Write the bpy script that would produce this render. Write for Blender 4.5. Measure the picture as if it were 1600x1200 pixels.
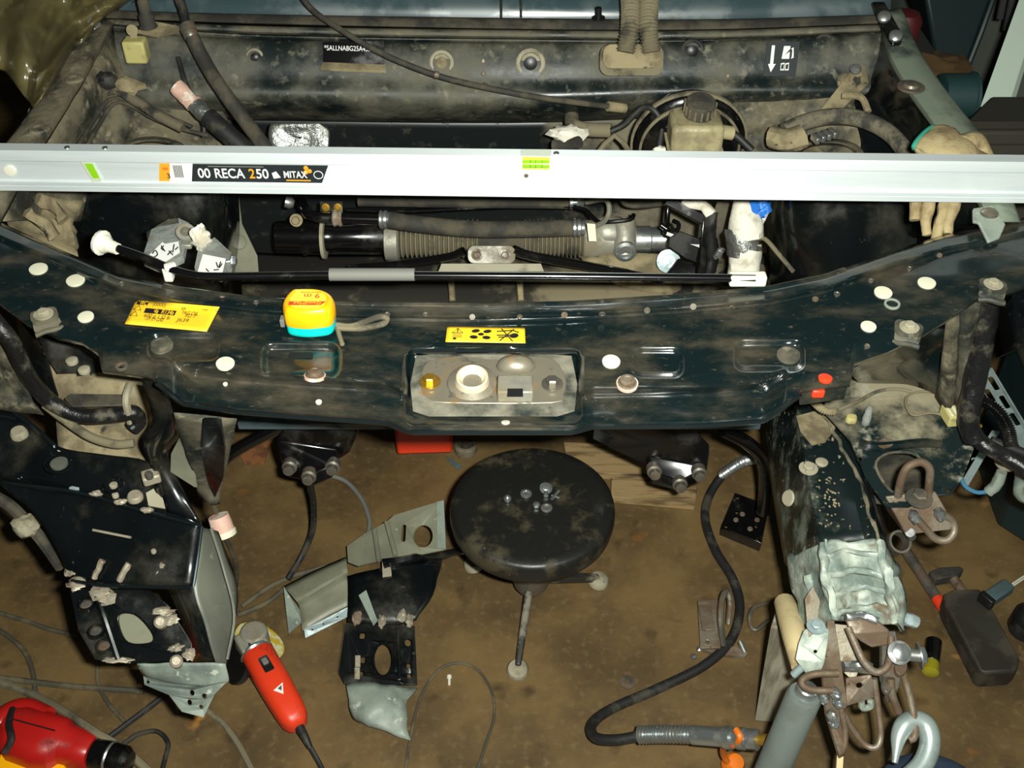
import bpy, math, random
import numpy as np
from mathutils import Vector, Matrix, noise, geometry
random.seed(7)
for _o in list(bpy.data.objects): bpy.data.objects.remove(_o)
scn = bpy.context.scene
COL = scn.collection
# ---------------------------------------------------------------- camera
F_PX, PITCH, CAM_H = 1756.0, math.radians(41.0), 1.8
cam = bpy.data.cameras.new('camera'); camo = bpy.data.objects.new('camera', cam); COL.objects.link(camo)
cam.sensor_width = 36.0; cam.lens = F_PX*36.0/1600.0; cam.clip_start = 0.05; cam.clip_end = 60
camo.location = (0, 0, CAM_H); camo.rotation_euler = (math.pi/2-PITCH, 0, 0)
scn.camera = camo
# ---------------------------------------------------------------- world + flash
w = bpy.data.worlds.new('world'); scn.world = w; w.use_nodes = True
w.node_tree.nodes['Background'].inputs[0].default_value = (0.9, 1.0, 0.92, 1)
w.node_tree.nodes['Background'].inputs[1].default_value = 0.02
fl = bpy.data.lights.new('camera_flash', 'AREA'); fl.shape = 'RECTANGLE'; fl.size = 0.05; fl.size_y = 0.03
fl.energy = 46; fl.color = (0.98, 1.0, 0.92); fl.spread = math.radians(150)
flo = bpy.data.objects.new('camera_flash', fl); COL.objects.link(flo)
flo.location = (0.075, 0.02, CAM_H+0.025); flo.rotation_euler = (math.pi/2-PITCH, 0, 0)
scn.view_settings.view_transform = 'Standard'; scn.view_settings.look = 'None'
scn.view_settings.exposure = 0.0; scn.view_settings.gamma = 1.0; scn.view_settings.use_curve_mapping = False
# ---------------------------------------------------------------- geometry helpers
_FW = Vector((0, math.cos(PITCH), -math.sin(PITCH))); _UP = Vector((0, math.sin(PITCH), math.cos(PITCH)))
_C = Vector((0, 0, CAM_H)); Z3 = Vector((0, 0, 1)); X3 = Vector((1, 0, 0)); Y3 = Vector((0, 1, 0))
def ray(px, py): return _FW*F_PX + X3*(px-800.0) - _UP*(py-600.0)
def U(px, py, z):                       # point of the place seen at (px,py), lying at height z
    d = ray(px, py); return _C + d*((z-CAM_H)/d.z)
def V(px, py, y):                       # the same for a point at distance y
    d = ray(px, py); return _C + d*(y/d.y)
def UL(l): return [U(*p) for p in l]
def VL(l): return [V(*p) for p in l]
def srgb(r, g, b):
    f = lambda c: (c/255/12.92 if c <= 10 else ((c/255+0.055)/1.055)**2.4)
    return (f(r), f(g), f(b), 1)
def lerp(a, b, t): return a+(b-a)*t
def sst(x, a, b):
    t = min(1, max(0, (x-a)/(b-a))); return t*t*(3-2*t)
def pl(x, pts):                          # piecewise linear
    if x <= pts[0][0]: return pts[0][1]
    for (a, b), (c, d) in zip(pts, pts[1:]):
        if x <= c: return b+(d-b)*(x-a)/(c-a)
    return pts[-1][1]
def cr(P, n, closed=False):
    P = [Vector(p) for p in P]
    if n <= 1 or len(P) < 2: return P
    N = len(P); out = []
    for i in range(N if closed else N-1):
        if closed: p0, p1, p2, p3 = P[i-1], P[i], P[(i+1) % N], P[(i+2) % N]
        else:
            p1, p2 = P[i], P[i+1]
            p0 = P[i-1] if i else p1*2-p2
            p3 = P[i+2] if i+2 < N else p2*2-p1
        for k in range(n):
            t = k/n; t2 = t*t; t3 = t2*t
            out.append(0.5*((2*p1)+(p2-p0)*t+(2*p0-5*p1+4*p2-p3)*t2+(3*p1-p0-3*p2+p3)*t3))
    if not closed: out.append(P[-1])
    return out
def join(*vfs):
    V_, F_ = [], []
    for v, f in vfs:
        o = len(V_); V_ += [Vector(p) for p in v]; F_ += [[i+o for i in q] for q in f]
    return V_, F_
def grid(rows, closed=False):
    m = len(rows[0]); v = [p for r in rows for p in r]; f = []
    for i in range(len(rows)-1):
        for j in range(m if closed else m-1):
            k = (j+1) % m; f.append([i*m+j, i*m+k, (i+1)*m+k, (i+1)*m+j])
    return v, f
def loft(rows, nu=4, nv=4):
    R = [cr(r, nu) for r in rows]
    cols = [cr([R[i][j] for i in range(len(R))], nv) for j in range(len(R[0]))]
    return grid([[c[i] for c in cols] for i in range(len(cols[0]))])
def frame(ax):
    ax = Vector(ax).normalized(); h = X3 if abs(ax.x) < 0.8 else Y3
    u = (h-ax*h.dot(ax)).normalized(); return u, ax.cross(u), ax
def tube(P, r, n=10, sm=5, closed=False, caps=True):
    P = cr(P, sm, closed); N = len(P)
    rr = (lambda t: r) if not callable(r) else r
    rows = []; u = None
    for i, p in enumerate(P):
        a = P[(i+1) % N] if (closed or i+1 < N) else P[i]
        b = P[i-1] if (closed or i) else P[i]
        t = a-b
        if t.length < 1e-9: t = Z3.copy()
        t.normalize()
        if u is None: u = frame(t)[0]
        u = u-t*u.dot(t); u.normalize(); w_ = t.cross(u); q = rr(i/max(1, N-1))
        rows.append([p+(u*math.cos(2*math.pi*k/n)+w_*math.sin(2*math.pi*k/n))*q for k in range(n)])
    if closed: rows.append(rows[0])
    v, f = grid(rows, True)
    if caps and not closed:
        f.append(list(range(n))[::-1]); f.append([len(v)-n+k for k in range(n)])
    return v, f
def lathe(prof, o, ax=Z3, n=20):
    u, w_, a = frame(ax); o = Vector(o)
    rows = [[o+a*h+(u*math.cos(2*math.pi*k/n)+w_*math.sin(2*math.pi*k/n))*max(r, 1e-5) for k in range(n)] for r, h in prof]
    v, f = grid(rows, True)
    f.append(list(range(n))[::-1]); f.append([len(v)-n+k for k in range(n)])
    return v, f
def cyl(a, b, r, n=16):
    a, b = Vector(a), Vector(b); return lathe([(r, 0), (r, (b-a).length)], a, b-a, n)
def box(c, s, ex=X3, ey=Y3):
    ex = Vector(ex).normalized(); ez = ex.cross(Vector(ey)).normalized(); ey = ez.cross(ex); c = Vector(c)
    v = [c+ex*(s[0]/2*i)+ey*(s[1]/2*j)+ez*(s[2]/2*k) for k in (-1, 1) for i, j in ((-1, -1), (1, -1), (1, 1), (-1, 1))]
    return v, [[3, 2, 1, 0], [4, 5, 6, 7], [0, 1, 5, 4], [1, 2, 6, 5], [2, 3, 7, 6], [3, 0, 4, 7]]
def prism(P, d):                          # polygon P swept by vector d
    P = [Vector(p) for p in P]; n = len(P); d = Vector(d)
    tri = geometry.tessellate_polygon([P])
    v = P+[p+d for p in P]; f = [list(t) for t in tri]+[[i+n for i in t][::-1] for t in tri]
    return v, f+[[i, (i+1) % n, (i+1) % n+n, i+n] for i in range(n)]
def sheet(outer, holes=(), th=0.002):     # a plate with holes, th thick
    L = [[Vector(p) for p in outer]]+[[Vector(p) for p in h] for h in holes]
    n = Vector((0, 0, 0)); O = L[0]
    for i in range(len(O)): n += O[i].cross(O[(i+1) % len(O)])
    n.normalize()
    if n.dot(_C-O[0]) < 0: n = -n
    tri = geometry.tessellate_polygon(L); fl_ = [p for l in L for p in l]; m = len(fl_)
    v = fl_+[p-n*th for p in fl_]; f = []
    for t in tri:
        a, b, c = (fl_[i] for i in t)
        t = list(t) if (b-a).cross(c-a).dot(n) > 0 else list(t)[::-1]
        f.append(t); f.append([i+m for i in t][::-1])
    o = 0
    for l in L:
        k = len(l)
        f += [[o+i, o+(i+1) % k, o+(i+1) % k+m, o+i+m] for i in range(k)]; o += k
    return v, f
def circ(o, r, n=20, ax=Z3, ry=None):
    u, w_, a = frame(ax); o = Vector(o); ry = ry or r
    return [o+u*(r*math.cos(2*math.pi*k/n))+w_*(ry*math.sin(2*math.pi*k/n)) for k in range(n)]
def uell(px, py, rx, ry, z, n=20): return [U(px+rx*math.cos(2*math.pi*k/n), py+ry*math.sin(2*math.pi*k/n), z) for k in range(n)]
def vell(px, py, rx, ry, y, n=20): return [V(px+rx*math.cos(2*math.pi*k/n), py+ry*math.sin(2*math.pi*k/n), y) for k in range(n)]
def blob(c, s, amp=0.25, seed=0, n=14, m=10, ex=X3, ey=Y3, fq=2.2):
    ex = Vector(ex).normalized(); ez = ex.cross(Vector(ey)).normalized(); ey = ez.cross(ex); c = Vector(c); rows = []
    for i in range(m+1):
        th = math.pi*(i/m); r = []
        for j in range(n):
            ph = 2*math.pi*j/n; d = Vector((math.sin(th)*math.cos(ph), math.sin(th)*math.sin(ph), math.cos(th)))
            q = 1+amp*noise.noise(d*fq+Vector((seed*3.1, seed*1.7, 0)))+amp*0.6*noise.noise(d*fq*2.7+Vector((seed, 9, 0)))
            r.append(c+ex*(d.x*s[0]*q)+ey*(d.y*s[1]*q)+ez*(d.z*s[2]*q))
        rows.append(r)
    return grid(rows, True)
def rumple(vf, amp, fq=20, seed=0):
    v, f = vf; s = Vector((seed*5.3, seed*2.1, seed))
    return [p+Vector((noise.noise(p*fq+s), noise.noise(p*fq+s+Vector((31, 0, 0))), noise.noise(p*fq+s+Vector((0, 57, 0)))))*amp for p in v], f
def hexbolt(o, ax, r, h, wr=None):
    p = lathe([(r*0.96, 0), (r, h*0.12), (r, h*0.85), (r*0.82, h)], Vector(o), ax, 6)
    q = lathe([(wr or r*1.5, -h*0.05), (wr or r*1.5, h*0.16), (r*0.9, h*0.2)], Vector(o), ax, 18)
    return join(p, q)
def rrect(c, ex, ey, sx, sy, r, n=5):     # rounded rectangle outline
    ex = Vector(ex).normalized(); ey = Vector(ey).normalized(); c = Vector(c); P = []
    for (i, j, a0) in ((1, 1, 0), (-1, 1, 90), (-1, -1, 180), (1, -1, 270)):
        for k in range(n+1):
            a = math.radians(a0+90*k/n)
            P.append(c+ex*(i*(sx/2-r)+r*math.cos(a))+ey*(j*(sy/2-r)+r*math.sin(a)))
    return P
def ring(prof, o, ax=Z3, n=24):          # closed profile turned round, open in the middle
    u, w_, a = frame(ax); o = Vector(o); prof = list(prof)+[prof[0]]
    return grid([[o+a*h+(u*math.cos(2*math.pi*k/n)+w_*math.sin(2*math.pi*k/n))*r for k in range(n)] for r, h in prof], True)
# ---------------------------------------------------------------- object helpers
ORG = {}
def T(name, label, cat, loc, group=None):
    o = bpy.data.objects.new(name, None); COL.objects.link(o); o.empty_display_size = 0.05
    o.location = loc; o['label'] = label; o['category'] = cat
    if group: o['group'] = group
    ORG[o.name] = Vector(loc); return o
def mk(name, vf, m, parent=None, label=None, cat=None, group=None, kind=None, smooth=40, bevel=0, solid=0, seg=2):
    v, f = vf; v = [Vector(p) for p in v]
    if parent is None:
        lo = Vector((min(p.x for p in v), min(p.y for p in v), min(p.z for p in v))); hi = Vector((max(p.x for p in v), max(p.y for p in v), lo.z))
        org = (lo+hi)/2
        if kind == 'structure': org = Vector((0, 0, 0))
    else: org = ORG[parent.name]
    me = bpy.data.meshes.new(name); me.from_pydata([p-org for p in v], [], f); me.validate(); me.update()
    import bmesh
    bm = bmesh.new(); bm.from_mesh(me); bmesh.ops.recalc_face_normals(bm, faces=bm.faces); bm.to_mesh(me); bm.free()
    if smooth:
        me.polygons.foreach_set('use_smooth', [True]*len(me.polygons)); me.set_sharp_from_angle(angle=math.radians(smooth))
    o = bpy.data.objects.new(name, me); COL.objects.link(o); me.materials.append(m)
    if parent is None: o.location = org
    else: o.parent = parent
    ORG[o.name] = org
    if label: o['label'] = label
    if cat: o['category'] = cat
    if group: o['group'] = group
    if kind: o['kind'] = kind
    if solid:
        md = o.modifiers.new('thickness', 'SOLIDIFY'); md.thickness = solid; md.offset = -1
    if bevel:
        md = o.modifiers.new('edge', 'BEVEL'); md.width = bevel; md.segments = seg; md.limit_method = 'ANGLE'; md.angle_limit = math.radians(35)
    return o
def text(body, o, ex, ey, h, m, parent, name='lettering', bold=0.0, lift=0.0005, width=None, align='CENTER'):
    cu = bpy.data.curves.new('lettering', 'FONT'); cu.body = body; cu.size = 1.0; cu.align_x = align; cu.align_y = 'CENTER'; cu.offset = bold
    cu.extrude = 0.0; t = bpy.data.objects.new('tmp', cu); COL.objects.link(t)
    dg = bpy.context.evaluated_depsgraph_get(); me = bpy.data.meshes.new_from_object(t.evaluated_get(dg))
    ex = Vector(ex).normalized(); n = ex.cross(Vector(ey)).normalized(); ey = n.cross(ex); o = Vector(o)+n*lift
    xs = [v.co.x for v in me.vertices] or [0, 1]; sx = h*1.4
    if width: sx = width/max(1e-6, max(xs)-min(xs))
    vs = [o+ex*(v.co.x*sx)+ey*(v.co.y*h*1.4) for v in me.vertices]; fs = [list(p.vertices) for p in me.polygons]
    bpy.data.objects.remove(t); bpy.data.curves.remove(cu); bpy.data.meshes.remove(me)
    # give the print a hair of thickness so it is a real layer
    k = len(vs); vs2 = vs+[p-n*0.0003 for p in vs]; fs2 = fs+[[i+k for i in q][::-1] for q in fs]
    return mk(name, (vs2, fs2), m, parent, smooth=0)
# ---------------------------------------------------------------- materials
def mat(name, c1, r1=0.5, m1=0.0, c2=None, r2=0.9, m2=0.0, scale=8.0, lo=0.45, hi=0.6, c3=None, s3=20.0, lo3=0.6, hi3=0.65, r3=0.9, m3=0.0,
        bump=0.0, bs=60.0, stretch=None, coat=0.0, grad=None, spec=0.5, detail=8.0, alpha=None, trans=0.0, up=0.0):
    m = bpy.data.materials.new(name); m.use_nodes = True; nt = m.node_tree; N = nt.nodes; L = nt.links
    b = N['Principled BSDF']; b.inputs['Base Color'].default_value = c1; b.inputs['Roughness'].default_value = r1; b.inputs['Metallic'].default_value = m1
    b.inputs['Specular IOR Level'].default_value = spec; b.inputs['Coat Weight'].default_value = coat; b.inputs['Coat Roughness'].default_value = 0.08
    if trans: b.inputs['Transmission Weight'].default_value = trans
    if alpha is not None: b.inputs['Alpha'].default_value = alpha
    g = N.new('ShaderNodeNewGeometry'); src = g.outputs['Position']
    if stretch:
        mp = N.new('ShaderNodeMapping'); mp.inputs['Scale'].default_value = stretch; L.new(src, mp.inputs['Vector']); src = mp.outputs[0]
    def nz(s, det=detail):
        n = N.new('ShaderNodeTexNoise'); n.inputs['Scale'].default_value = s; n.inputs['Detail'].default_value = det; n.inputs['Roughness'].default_value = 0.62
        L.new(src, n.inputs['Vector']); return n.outputs['Fac']
    def ramp(fac, a, c):
        q = N.new('ShaderNodeMapRange'); q.inputs['From Min'].default_value = a; q.inputs['From Max'].default_value = c; q.interpolation_type = 'SMOOTHSTEP'
        L.new(fac, q.inputs['Value']); return q.outputs[0]
    def mixc(fac, A, Bc):
        q = N.new('ShaderNodeMix'); q.data_type = 'RGBA'; L.new(fac, q.inputs[0])
        (L.new(A, q.inputs[6]) if hasattr(A, 'links') else setattr(q.inputs[6], 'default_value', A))
        (L.new(Bc, q.inputs[7]) if hasattr(Bc, 'links') else setattr(q.inputs[7], 'default_value', Bc)); return q.outputs[2]
    def mixf(fac, A, Bf):
        q = N.new('ShaderNodeMix'); L.new(fac, q.inputs[0])
        (L.new(A, q.inputs[2]) if hasattr(A, 'links') else setattr(q.inputs[2], 'default_value', A)); q.inputs[3].default_value = Bf; return q.outputs[0]
    cc, rr, mm = c1, r1, m1
    if c2:
        f0 = nz(scale)
        def addv(sock):
            q = N.new('ShaderNodeMath'); q.operation = 'ADD'; L.new(f0, q.inputs[0]); L.new(sock, q.inputs[1]); return q.outputs[0]
        if up:                               # dust settles on faces that look up
            sp = N.new('ShaderNodeSeparateXYZ'); L.new(g.outputs['Normal'], sp.inputs[0])
            q = N.new('ShaderNodeMath'); q.operation = 'MULTIPLY_ADD'; q.inputs[1].default_value = up; q.inputs[2].default_value = -up*0.6
            L.new(sp.outputs['Z'], q.inputs[0]); f0 = addv(q.outputs[0])
        if grad:                             # dirtier towards one side: axis, from, to, amount
            ax, a, c, k = grad; sp = N.new('ShaderNodeSeparateXYZ'); L.new(g.outputs['Position'], sp.inputs[0])
            q = N.new('ShaderNodeMapRange'); q.inputs['From Min'].default_value = a; q.inputs['From Max'].default_value = c
            q.inputs['To Min'].default_value = -k; q.inputs['To Max'].default_value = k; L.new(sp.outputs[ax], q.inputs['Value']); f0 = addv(q.outputs[0])
        f = ramp(f0, lo, hi); cc = mixc(f, c1, c2); rr = mixf(f, r1, r2); mm = mixf(f, m1, m2)
    if c3:
        f = ramp(nz(s3, 4.0), lo3, hi3); cc = mixc(f, cc, c3); rr = mixf(f, rr, r3); mm = mixf(f, mm, m3)
    if hasattr(cc, 'links'): L.new(cc, b.inputs['Base Color']); L.new(rr, b.inputs['Roughness']); L.new(mm, b.inputs['Metallic'])
    if bump:
        bp = N.new('ShaderNodeBump'); bp.inputs['Strength'].default_value = bump; bp.inputs['Distance'].default_value = 0.004
        L.new(nz(bs, 5.0), bp.inputs['Height']); L.new(bp.outputs[0], b.inputs['Normal'])
    return m
DUST = srgb(128, 118, 92); DUST2 = srgb(150, 142, 116); PAINT = srgb(12, 26, 25); INK = srgb(18, 18, 20)
M = dict(
 paint=mat('dark_green_paint', srgb(13, 25, 26), 0.2, c2=srgb(74, 67, 53), r2=0.5, scale=10, lo=0.44, hi=0.78, c3=srgb(84, 77, 62), s3=90, lo3=0.60, hi3=0.82, coat=0.5, stretch=(0.8, 1.6, 1)),
 paintb=mat('black_green_paint', srgb(9, 13, 14), 0.22, c2=srgb(48, 45, 36), r2=0.6, scale=11, lo=0.48, hi=0.78, c3=srgb(80, 75, 62), s3=60, lo3=0.66, hi3=0.8, coat=0.4),
 paintd=mat('dusty_dark_paint', srgb(22, 31, 30), 0.4, c2=srgb(96, 91, 74), r2=0.9, scale=9, lo=0.36, hi=0.68, c3=srgb(124, 116, 94), s3=45, lo3=0.54, hi3=0.78, bump=0.2),
 dust=mat('heavy_dust_on_paint', srgb(34, 36, 32), 0.6, c2=srgb(108, 101, 80), r2=0.95, scale=13, lo=0.36, hi=0.62, c3=srgb(138, 130, 106), s3=45, lo3=0.52, hi3=0.76, bump=0.45),
 firewall=mat('bulkhead_paint', srgb(17, 22, 22), 0.4, c2=srgb(116, 110, 90), r2=0.95, scale=8, lo=0.46, hi=0.76, grad=('X', -0.15, 0.35, 0.20), c3=srgb(46, 46, 42), s3=40, lo3=0.56, hi3=0.8),
 tan=mat('dried_mud', srgb(140, 128, 98), 0.95, c2=srgb(98, 88, 66), r2=0.95, scale=18, lo=0.42, hi=0.62, c3=srgb(44, 42, 36), s3=26, lo3=0.62, hi3=0.70, bump=0.4),
 tancl=mat('pale_dusty_metal', srgb(150, 144, 122), 0.75, c2=srgb(110, 102, 82), scale=14, lo=0.48, hi=0.66, c3=srgb(50, 48, 42), s3=22, lo3=0.66, hi3=0.72),
 alu=mat('brushed_aluminium', srgb(240, 248, 248), 0.42, 0.5, c2=srgb(222, 233, 235), r2=0.5, m2=0.5, scale=60, lo=0.4, hi=0.7, stretch=(0.06, 1, 1)),
 alud=mat('cast_aluminium', srgb(150, 148, 136), 0.5, 0.5, c2=srgb(118, 110, 90), r2=0.85, scale=18, lo=0.42, hi=0.62, bump=0.15),
 steel=mat('zinc_steel', srgb(190, 196, 196), 0.28, 0.9, c2=srgb(150, 150, 144), r2=0.45, m2=0.8, scale=40),
 galv=mat('galvanised_steel', srgb(178, 196, 196), 0.45, 0.5, c2=srgb(140, 156, 156), r2=0.6, m2=0.3, scale=25),
 steeld=mat('dull_bare_steel', srgb(120, 116, 106), 0.42, 0.75, c2=srgb(92, 74, 56), r2=0.8, m2=0.2, scale=22, lo=0.45, hi=0.65),
 rust=mat('rusty_steel', srgb(100, 82, 64), 0.65, 0.3, c2=srgb(134, 124, 108), r2=0.5, m2=0.5, scale=24, lo=0.44, hi=0.66, c3=srgb(78, 54, 38), s3=40, lo3=0.6, hi3=0.7, bump=0.3),
 ruststeel=mat('worn_latch_steel', srgb(140, 133, 116), 0.38, 0.5, c2=srgb(128, 98, 56), r2=0.7, m2=0.2, scale=30, lo=0.50, hi=0.72, c3=srgb(74, 70, 60), s3=45, lo3=0.52, hi3=0.72),
 primer=mat('grey_green_primer', srgb(132, 142, 130), 0.5, c2=srgb(96, 104, 98), r2=0.5, scale=12, lo=0.42, hi=0.65, c3=srgb(168, 172, 158), s3=45, lo3=0.62, hi3=0.7, bump=0.25),
 primero=mat('olive_grey_primer', srgb(126, 126, 106), 0.45, c2=srgb(104, 104, 88), r2=0.5, scale=7, lo=0.4, hi=0.65, c3=srgb(156, 150, 130), s3=55, lo3=0.68, hi3=0.75),
 crash=mat('scraped_primer_metal', srgb(116, 130, 122), 0.42, c2=srgb(178, 186, 172), r2=0.5, scale=20, lo=0.40, hi=0.66, c3=srgb(104, 92, 72), s3=22, lo3=0.54, hi3=0.72, bump=0.7, bs=45),
 railp=mat('scraped_dark_paint', srgb(15, 25, 25), 0.3, c2=srgb(112, 118, 104), r2=0.7, scale=20, lo=0.46, hi=0.72, c3=srgb(140, 130, 104), s3=90, lo3=0.62, hi3=0.70, grad=('X', 0.50, 0.41, 0.17)),
 weld=mat('torn_pale_metal', srgb(160, 151, 132), 0.5, 0.3, c2=srgb(116, 98, 78), scale=30, lo=0.5, hi=0.62, bump=0.5),
 black=mat('black_plastic', srgb(20, 20, 20), 0.4, c2=srgb(48, 46, 40), r2=0.8, scale=16, lo=0.5, hi=0.7),
 blackg=mat('gloss_black_metal', srgb(10, 10, 11), 0.18, c2=srgb(34, 32, 28), r2=0.5, scale=14, lo=0.52, hi=0.7, coat=0.4),
 rubber=mat('dusty_rubber', srgb(44, 42, 37), 0.8, c2=srgb(78, 72, 58), r2=0.95, scale=16, lo=0.42, hi=0.62),
 rubberc=mat('black_rubber', srgb(28, 28, 28), 0.55, c2=srgb(60, 56, 46), r2=0.85, scale=20, lo=0.5, hi=0.66),
 dustyrub=mat('dust_caked_rubber', srgb(112, 104, 82), 0.95, c2=srgb(66, 62, 50), scale=20, lo=0.5, hi=0.66),
 tape=mat('black_loom_tape', srgb(22, 22, 23), 0.28, c2=srgb(92, 87, 73), r2=0.8, scale=26, lo=0.50, hi=0.74, bump=0.5, bs=90),
 seat=mat('black_vinyl', srgb(24, 24, 22), 0.4, c2=srgb(58, 52, 34), r2=0.75, scale=14, lo=0.5, hi=0.66, c3=srgb(96, 80, 46), s3=90, lo3=0.70, hi3=0.75, bump=0.15),
 cream=mat('cream_plug', srgb(205, 202, 178), 0.6),
 white=mat('white_plastic', srgb(216, 214, 196), 0.5, c2=srgb(186, 180, 158), scale=30, lo=0.55, hi=0.7),
 paper=mat('white_paper_tape', srgb(214, 210, 194), 0.7, c2=srgb(176, 168, 148), scale=22, lo=0.5, hi=0.65, bump=0.6),
 pinkp=mat('stained_wrap', srgb(206, 168, 150), 0.5, c2=srgb(222, 216, 200), scale=30, lo=0.5, hi=0.6, bump=0.5),
 foil=mat('crinkled_foil', srgb(164, 168, 164), 0.32, 0.85, c2=srgb(116, 116, 108), r2=0.45, m2=0.7, scale=30, bump=1.0, bs=70),
 bag=mat('clear_plastic_bag', srgb(190, 196, 190), 0.15, alpha=0.35, c2=srgb(150, 150, 140), r2=0.3, scale=30, bump=0.8, bs=50),
 yellow=mat('yellow_plastic', srgb(246, 176, 12), 0.35),
 teal=mat('turquoise_plastic', srgb(0, 196, 190), 0.4),
 sticker=mat('yellow_sticker', srgb(236, 188, 40), 0.5),
 ink=mat('black_print', INK, 0.6),
 greyink=mat('grey_print', srgb(96, 74, 20), 0.7),
 whiteink=mat('white_print', srgb(226, 226, 222), 0.6),
 dustwhite=mat('chalky_print', srgb(120, 124, 114), 0.8),
 orangeink=mat('orange_print', srgb(236, 150, 30), 0.6),
 redink=mat('red_print', srgb(196, 60, 30), 0.6),
 labelblack=mat('label_black', srgb(30, 36, 38), 0.45),
 greenfl=mat('green_vial_fluid', srgb(130, 190, 30), 0.1, coat=0.5),
 clear=mat('clear_acrylic', srgb(214, 220, 190), 0.1, alpha=0.45),
 red=mat('red_orange_plastic', srgb(218, 58, 28), 0.4, c2=srgb(150, 40, 26), r2=0.6, scale=22, lo=0.56, hi=0.7),
 redd=mat('drill_red_plastic', srgb(172, 26, 22), 0.35, c2=srgb(110, 24, 20), scale=18, lo=0.54, hi=0.7),
 orange=mat('orange_rubber', srgb(214, 110, 24), 0.5),
 sleeve=mat('grey_foam_sleeve', srgb(104, 104, 98), 0.7),
 glove=mat('beige_leather', srgb(158, 142, 104), 0.9, c2=srgb(126, 108, 76), scale=22, lo=0.42, hi=0.62, c3=srgb(60, 54, 44), s3=60, lo3=0.66, hi3=0.72, bump=0.6),
 tealcuff=mat('teal_stitching', srgb(40, 140, 120), 0.8),
 handle=mat('pale_wood_handle', srgb(194, 176, 132), 0.65, c2=srgb(174, 154, 112), scale=30, lo=0.5, hi=0.7),
 wood=mat('weathered_wood', srgb(150, 144, 124), 0.85, c2=srgb(104, 97, 82), scale=40, lo=0.42, hi=0.62, stretch=(1, 1, 0.15), bump=0.4),
 plank=mat('pale_plank', srgb(148, 124, 84), 0.8, c2=srgb(96, 76, 46), scale=40, lo=0.46, hi=0.62, stretch=(0.15, 1, 1), c3=srgb(60, 46, 28), s3=10, lo3=0.58, hi3=0.66),
 ram=mat('grey_ram_paint', srgb(104, 112, 106), 0.4, c2=srgb(92, 98, 92), scale=10),
 bluegrey=mat('blue_grey_paint', srgb(74, 92, 96), 0.35, c2=srgb(58, 74, 78), scale=10),
 bluecloth=mat('blue_fabric', srgb(28, 44, 62), 0.9),
 bluewrap=mat('blue_plastic_film', srgb(40, 110, 200), 0.25, c2=srgb(120, 170, 230), scale=40, lo=0.55, hi=0.65),
 film=mat('olive_plastic_sheeting', srgb(92, 84, 54), 0.24, c2=srgb(74, 68, 44), r2=0.34, scale=9),
 tank=mat('milky_tank_plastic', srgb(160, 150, 114), 0.45, c2=srgb(126, 116, 88), r2=0.7, scale=14, lo=0.48, hi=0.62),
 fluid=mat('pale_fluid_band', srgb(176, 186, 160), 0.35),
 relay=mat('yellowed_relay_case', srgb(176, 168, 108), 0.55, c2=srgb(140, 130, 90), scale=20, lo=0.5, hi=0.65),
 windscreen=mat('dusty_windscreen', srgb(50, 66, 70), 0.22, c2=srgb(66, 80, 82), r2=0.4, scale=6),
 wallgrey=mat('grey_garage_wall', srgb(120, 126, 116), 0.9, c2=srgb(100, 106, 98), scale=3),
 walldark=mat('dark_garage_wall', srgb(40, 40, 38), 0.9),
 trimwhite=mat('white_trim_paint', srgb(176, 190, 176), 0.6),
 binm=mat('dark_teal_plastic', srgb(18, 36, 37), 0.5),
 canister=mat('teal_canister', srgb(22, 52, 52), 0.6),
 crate=mat('dark_brown_crate', srgb(44, 40, 32), 0.85),
 rag=mat('orange_brown_rag', srgb(74, 54, 24), 0.9),
 wire=mat('thin_black_wire', srgb(26, 26, 26), 0.5),
 cable=mat('grey_dusty_cable', srgb(70, 66, 54), 0.6, c2=srgb(96, 88, 66), scale=16),
 bluewire=mat('blue_wire', srgb(60, 110, 140), 0.5),
 gold=mat('brass_yellow', srgb(190, 150, 60), 0.35, 0.8),
)
# floor: oily brown boards with rust and spilled yellow
def floor_mat():
    m = mat('oily_brown_floor', srgb(112, 90, 55), 0.5, c2=srgb(80, 63, 37), r2=0.6, scale=4.5, lo=0.34, hi=0.64, c3=srgb(168, 112, 36), s3=7.5, lo3=0.66, hi3=0.76, r3=0.7, bump=0.1, bs=70)
    nt = m.node_tree; N = nt.nodes; L = nt.links; b = N['Principled BSDF']; src = b.inputs['Base Color'].links[0].from_socket
    g = [n for n in N if n.type == 'NEW_GEOMETRY'][0]
    def spot(scale, lo, hi, col, prev, det=3):
        n = N.new('ShaderNodeTexNoise'); n.inputs['Scale'].default_value = scale; n.inputs['Detail'].default_value = det; L.new(g.outputs['Position'], n.inputs['Vector'])
        r = N.new('ShaderNodeMapRange'); r.inputs['From Min'].default_value = lo; r.inputs['From Max'].default_value = hi; L.new(n.outputs['Fac'], r.inputs['Value'])
        x = N.new('ShaderNodeMix'); x.data_type = 'RGBA'; L.new(r.outputs[0], x.inputs[0]); L.new(prev, x.inputs[6]); x.inputs[7].default_value = col; return x.outputs[2]
    s = spot(3.4, 0.54, 0.76, srgb(66, 52, 32), src, 8); s = spot(60, 0.54, 0.86, srgb(116, 98, 66), s, 8); s = spot(13, 0.60, 0.76, srgb(56, 42, 25), s, 7)
    s = spot(260, 0.72, 0.76, srgb(150, 130, 92), s)
    s = spot(9, 0.66, 0.80, srgb(136, 84, 36), s, 5)
    L.new(s, b.inputs['Base Color']); return m
M['floor'] = floor_mat()
M['edge'] = mat('edge_highlight_paint', srgb(46, 56, 58), 0.24, 0.8, coat=0.6)  # lighter, metallic panel paint: highlight lines along edges put into the colour
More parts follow.
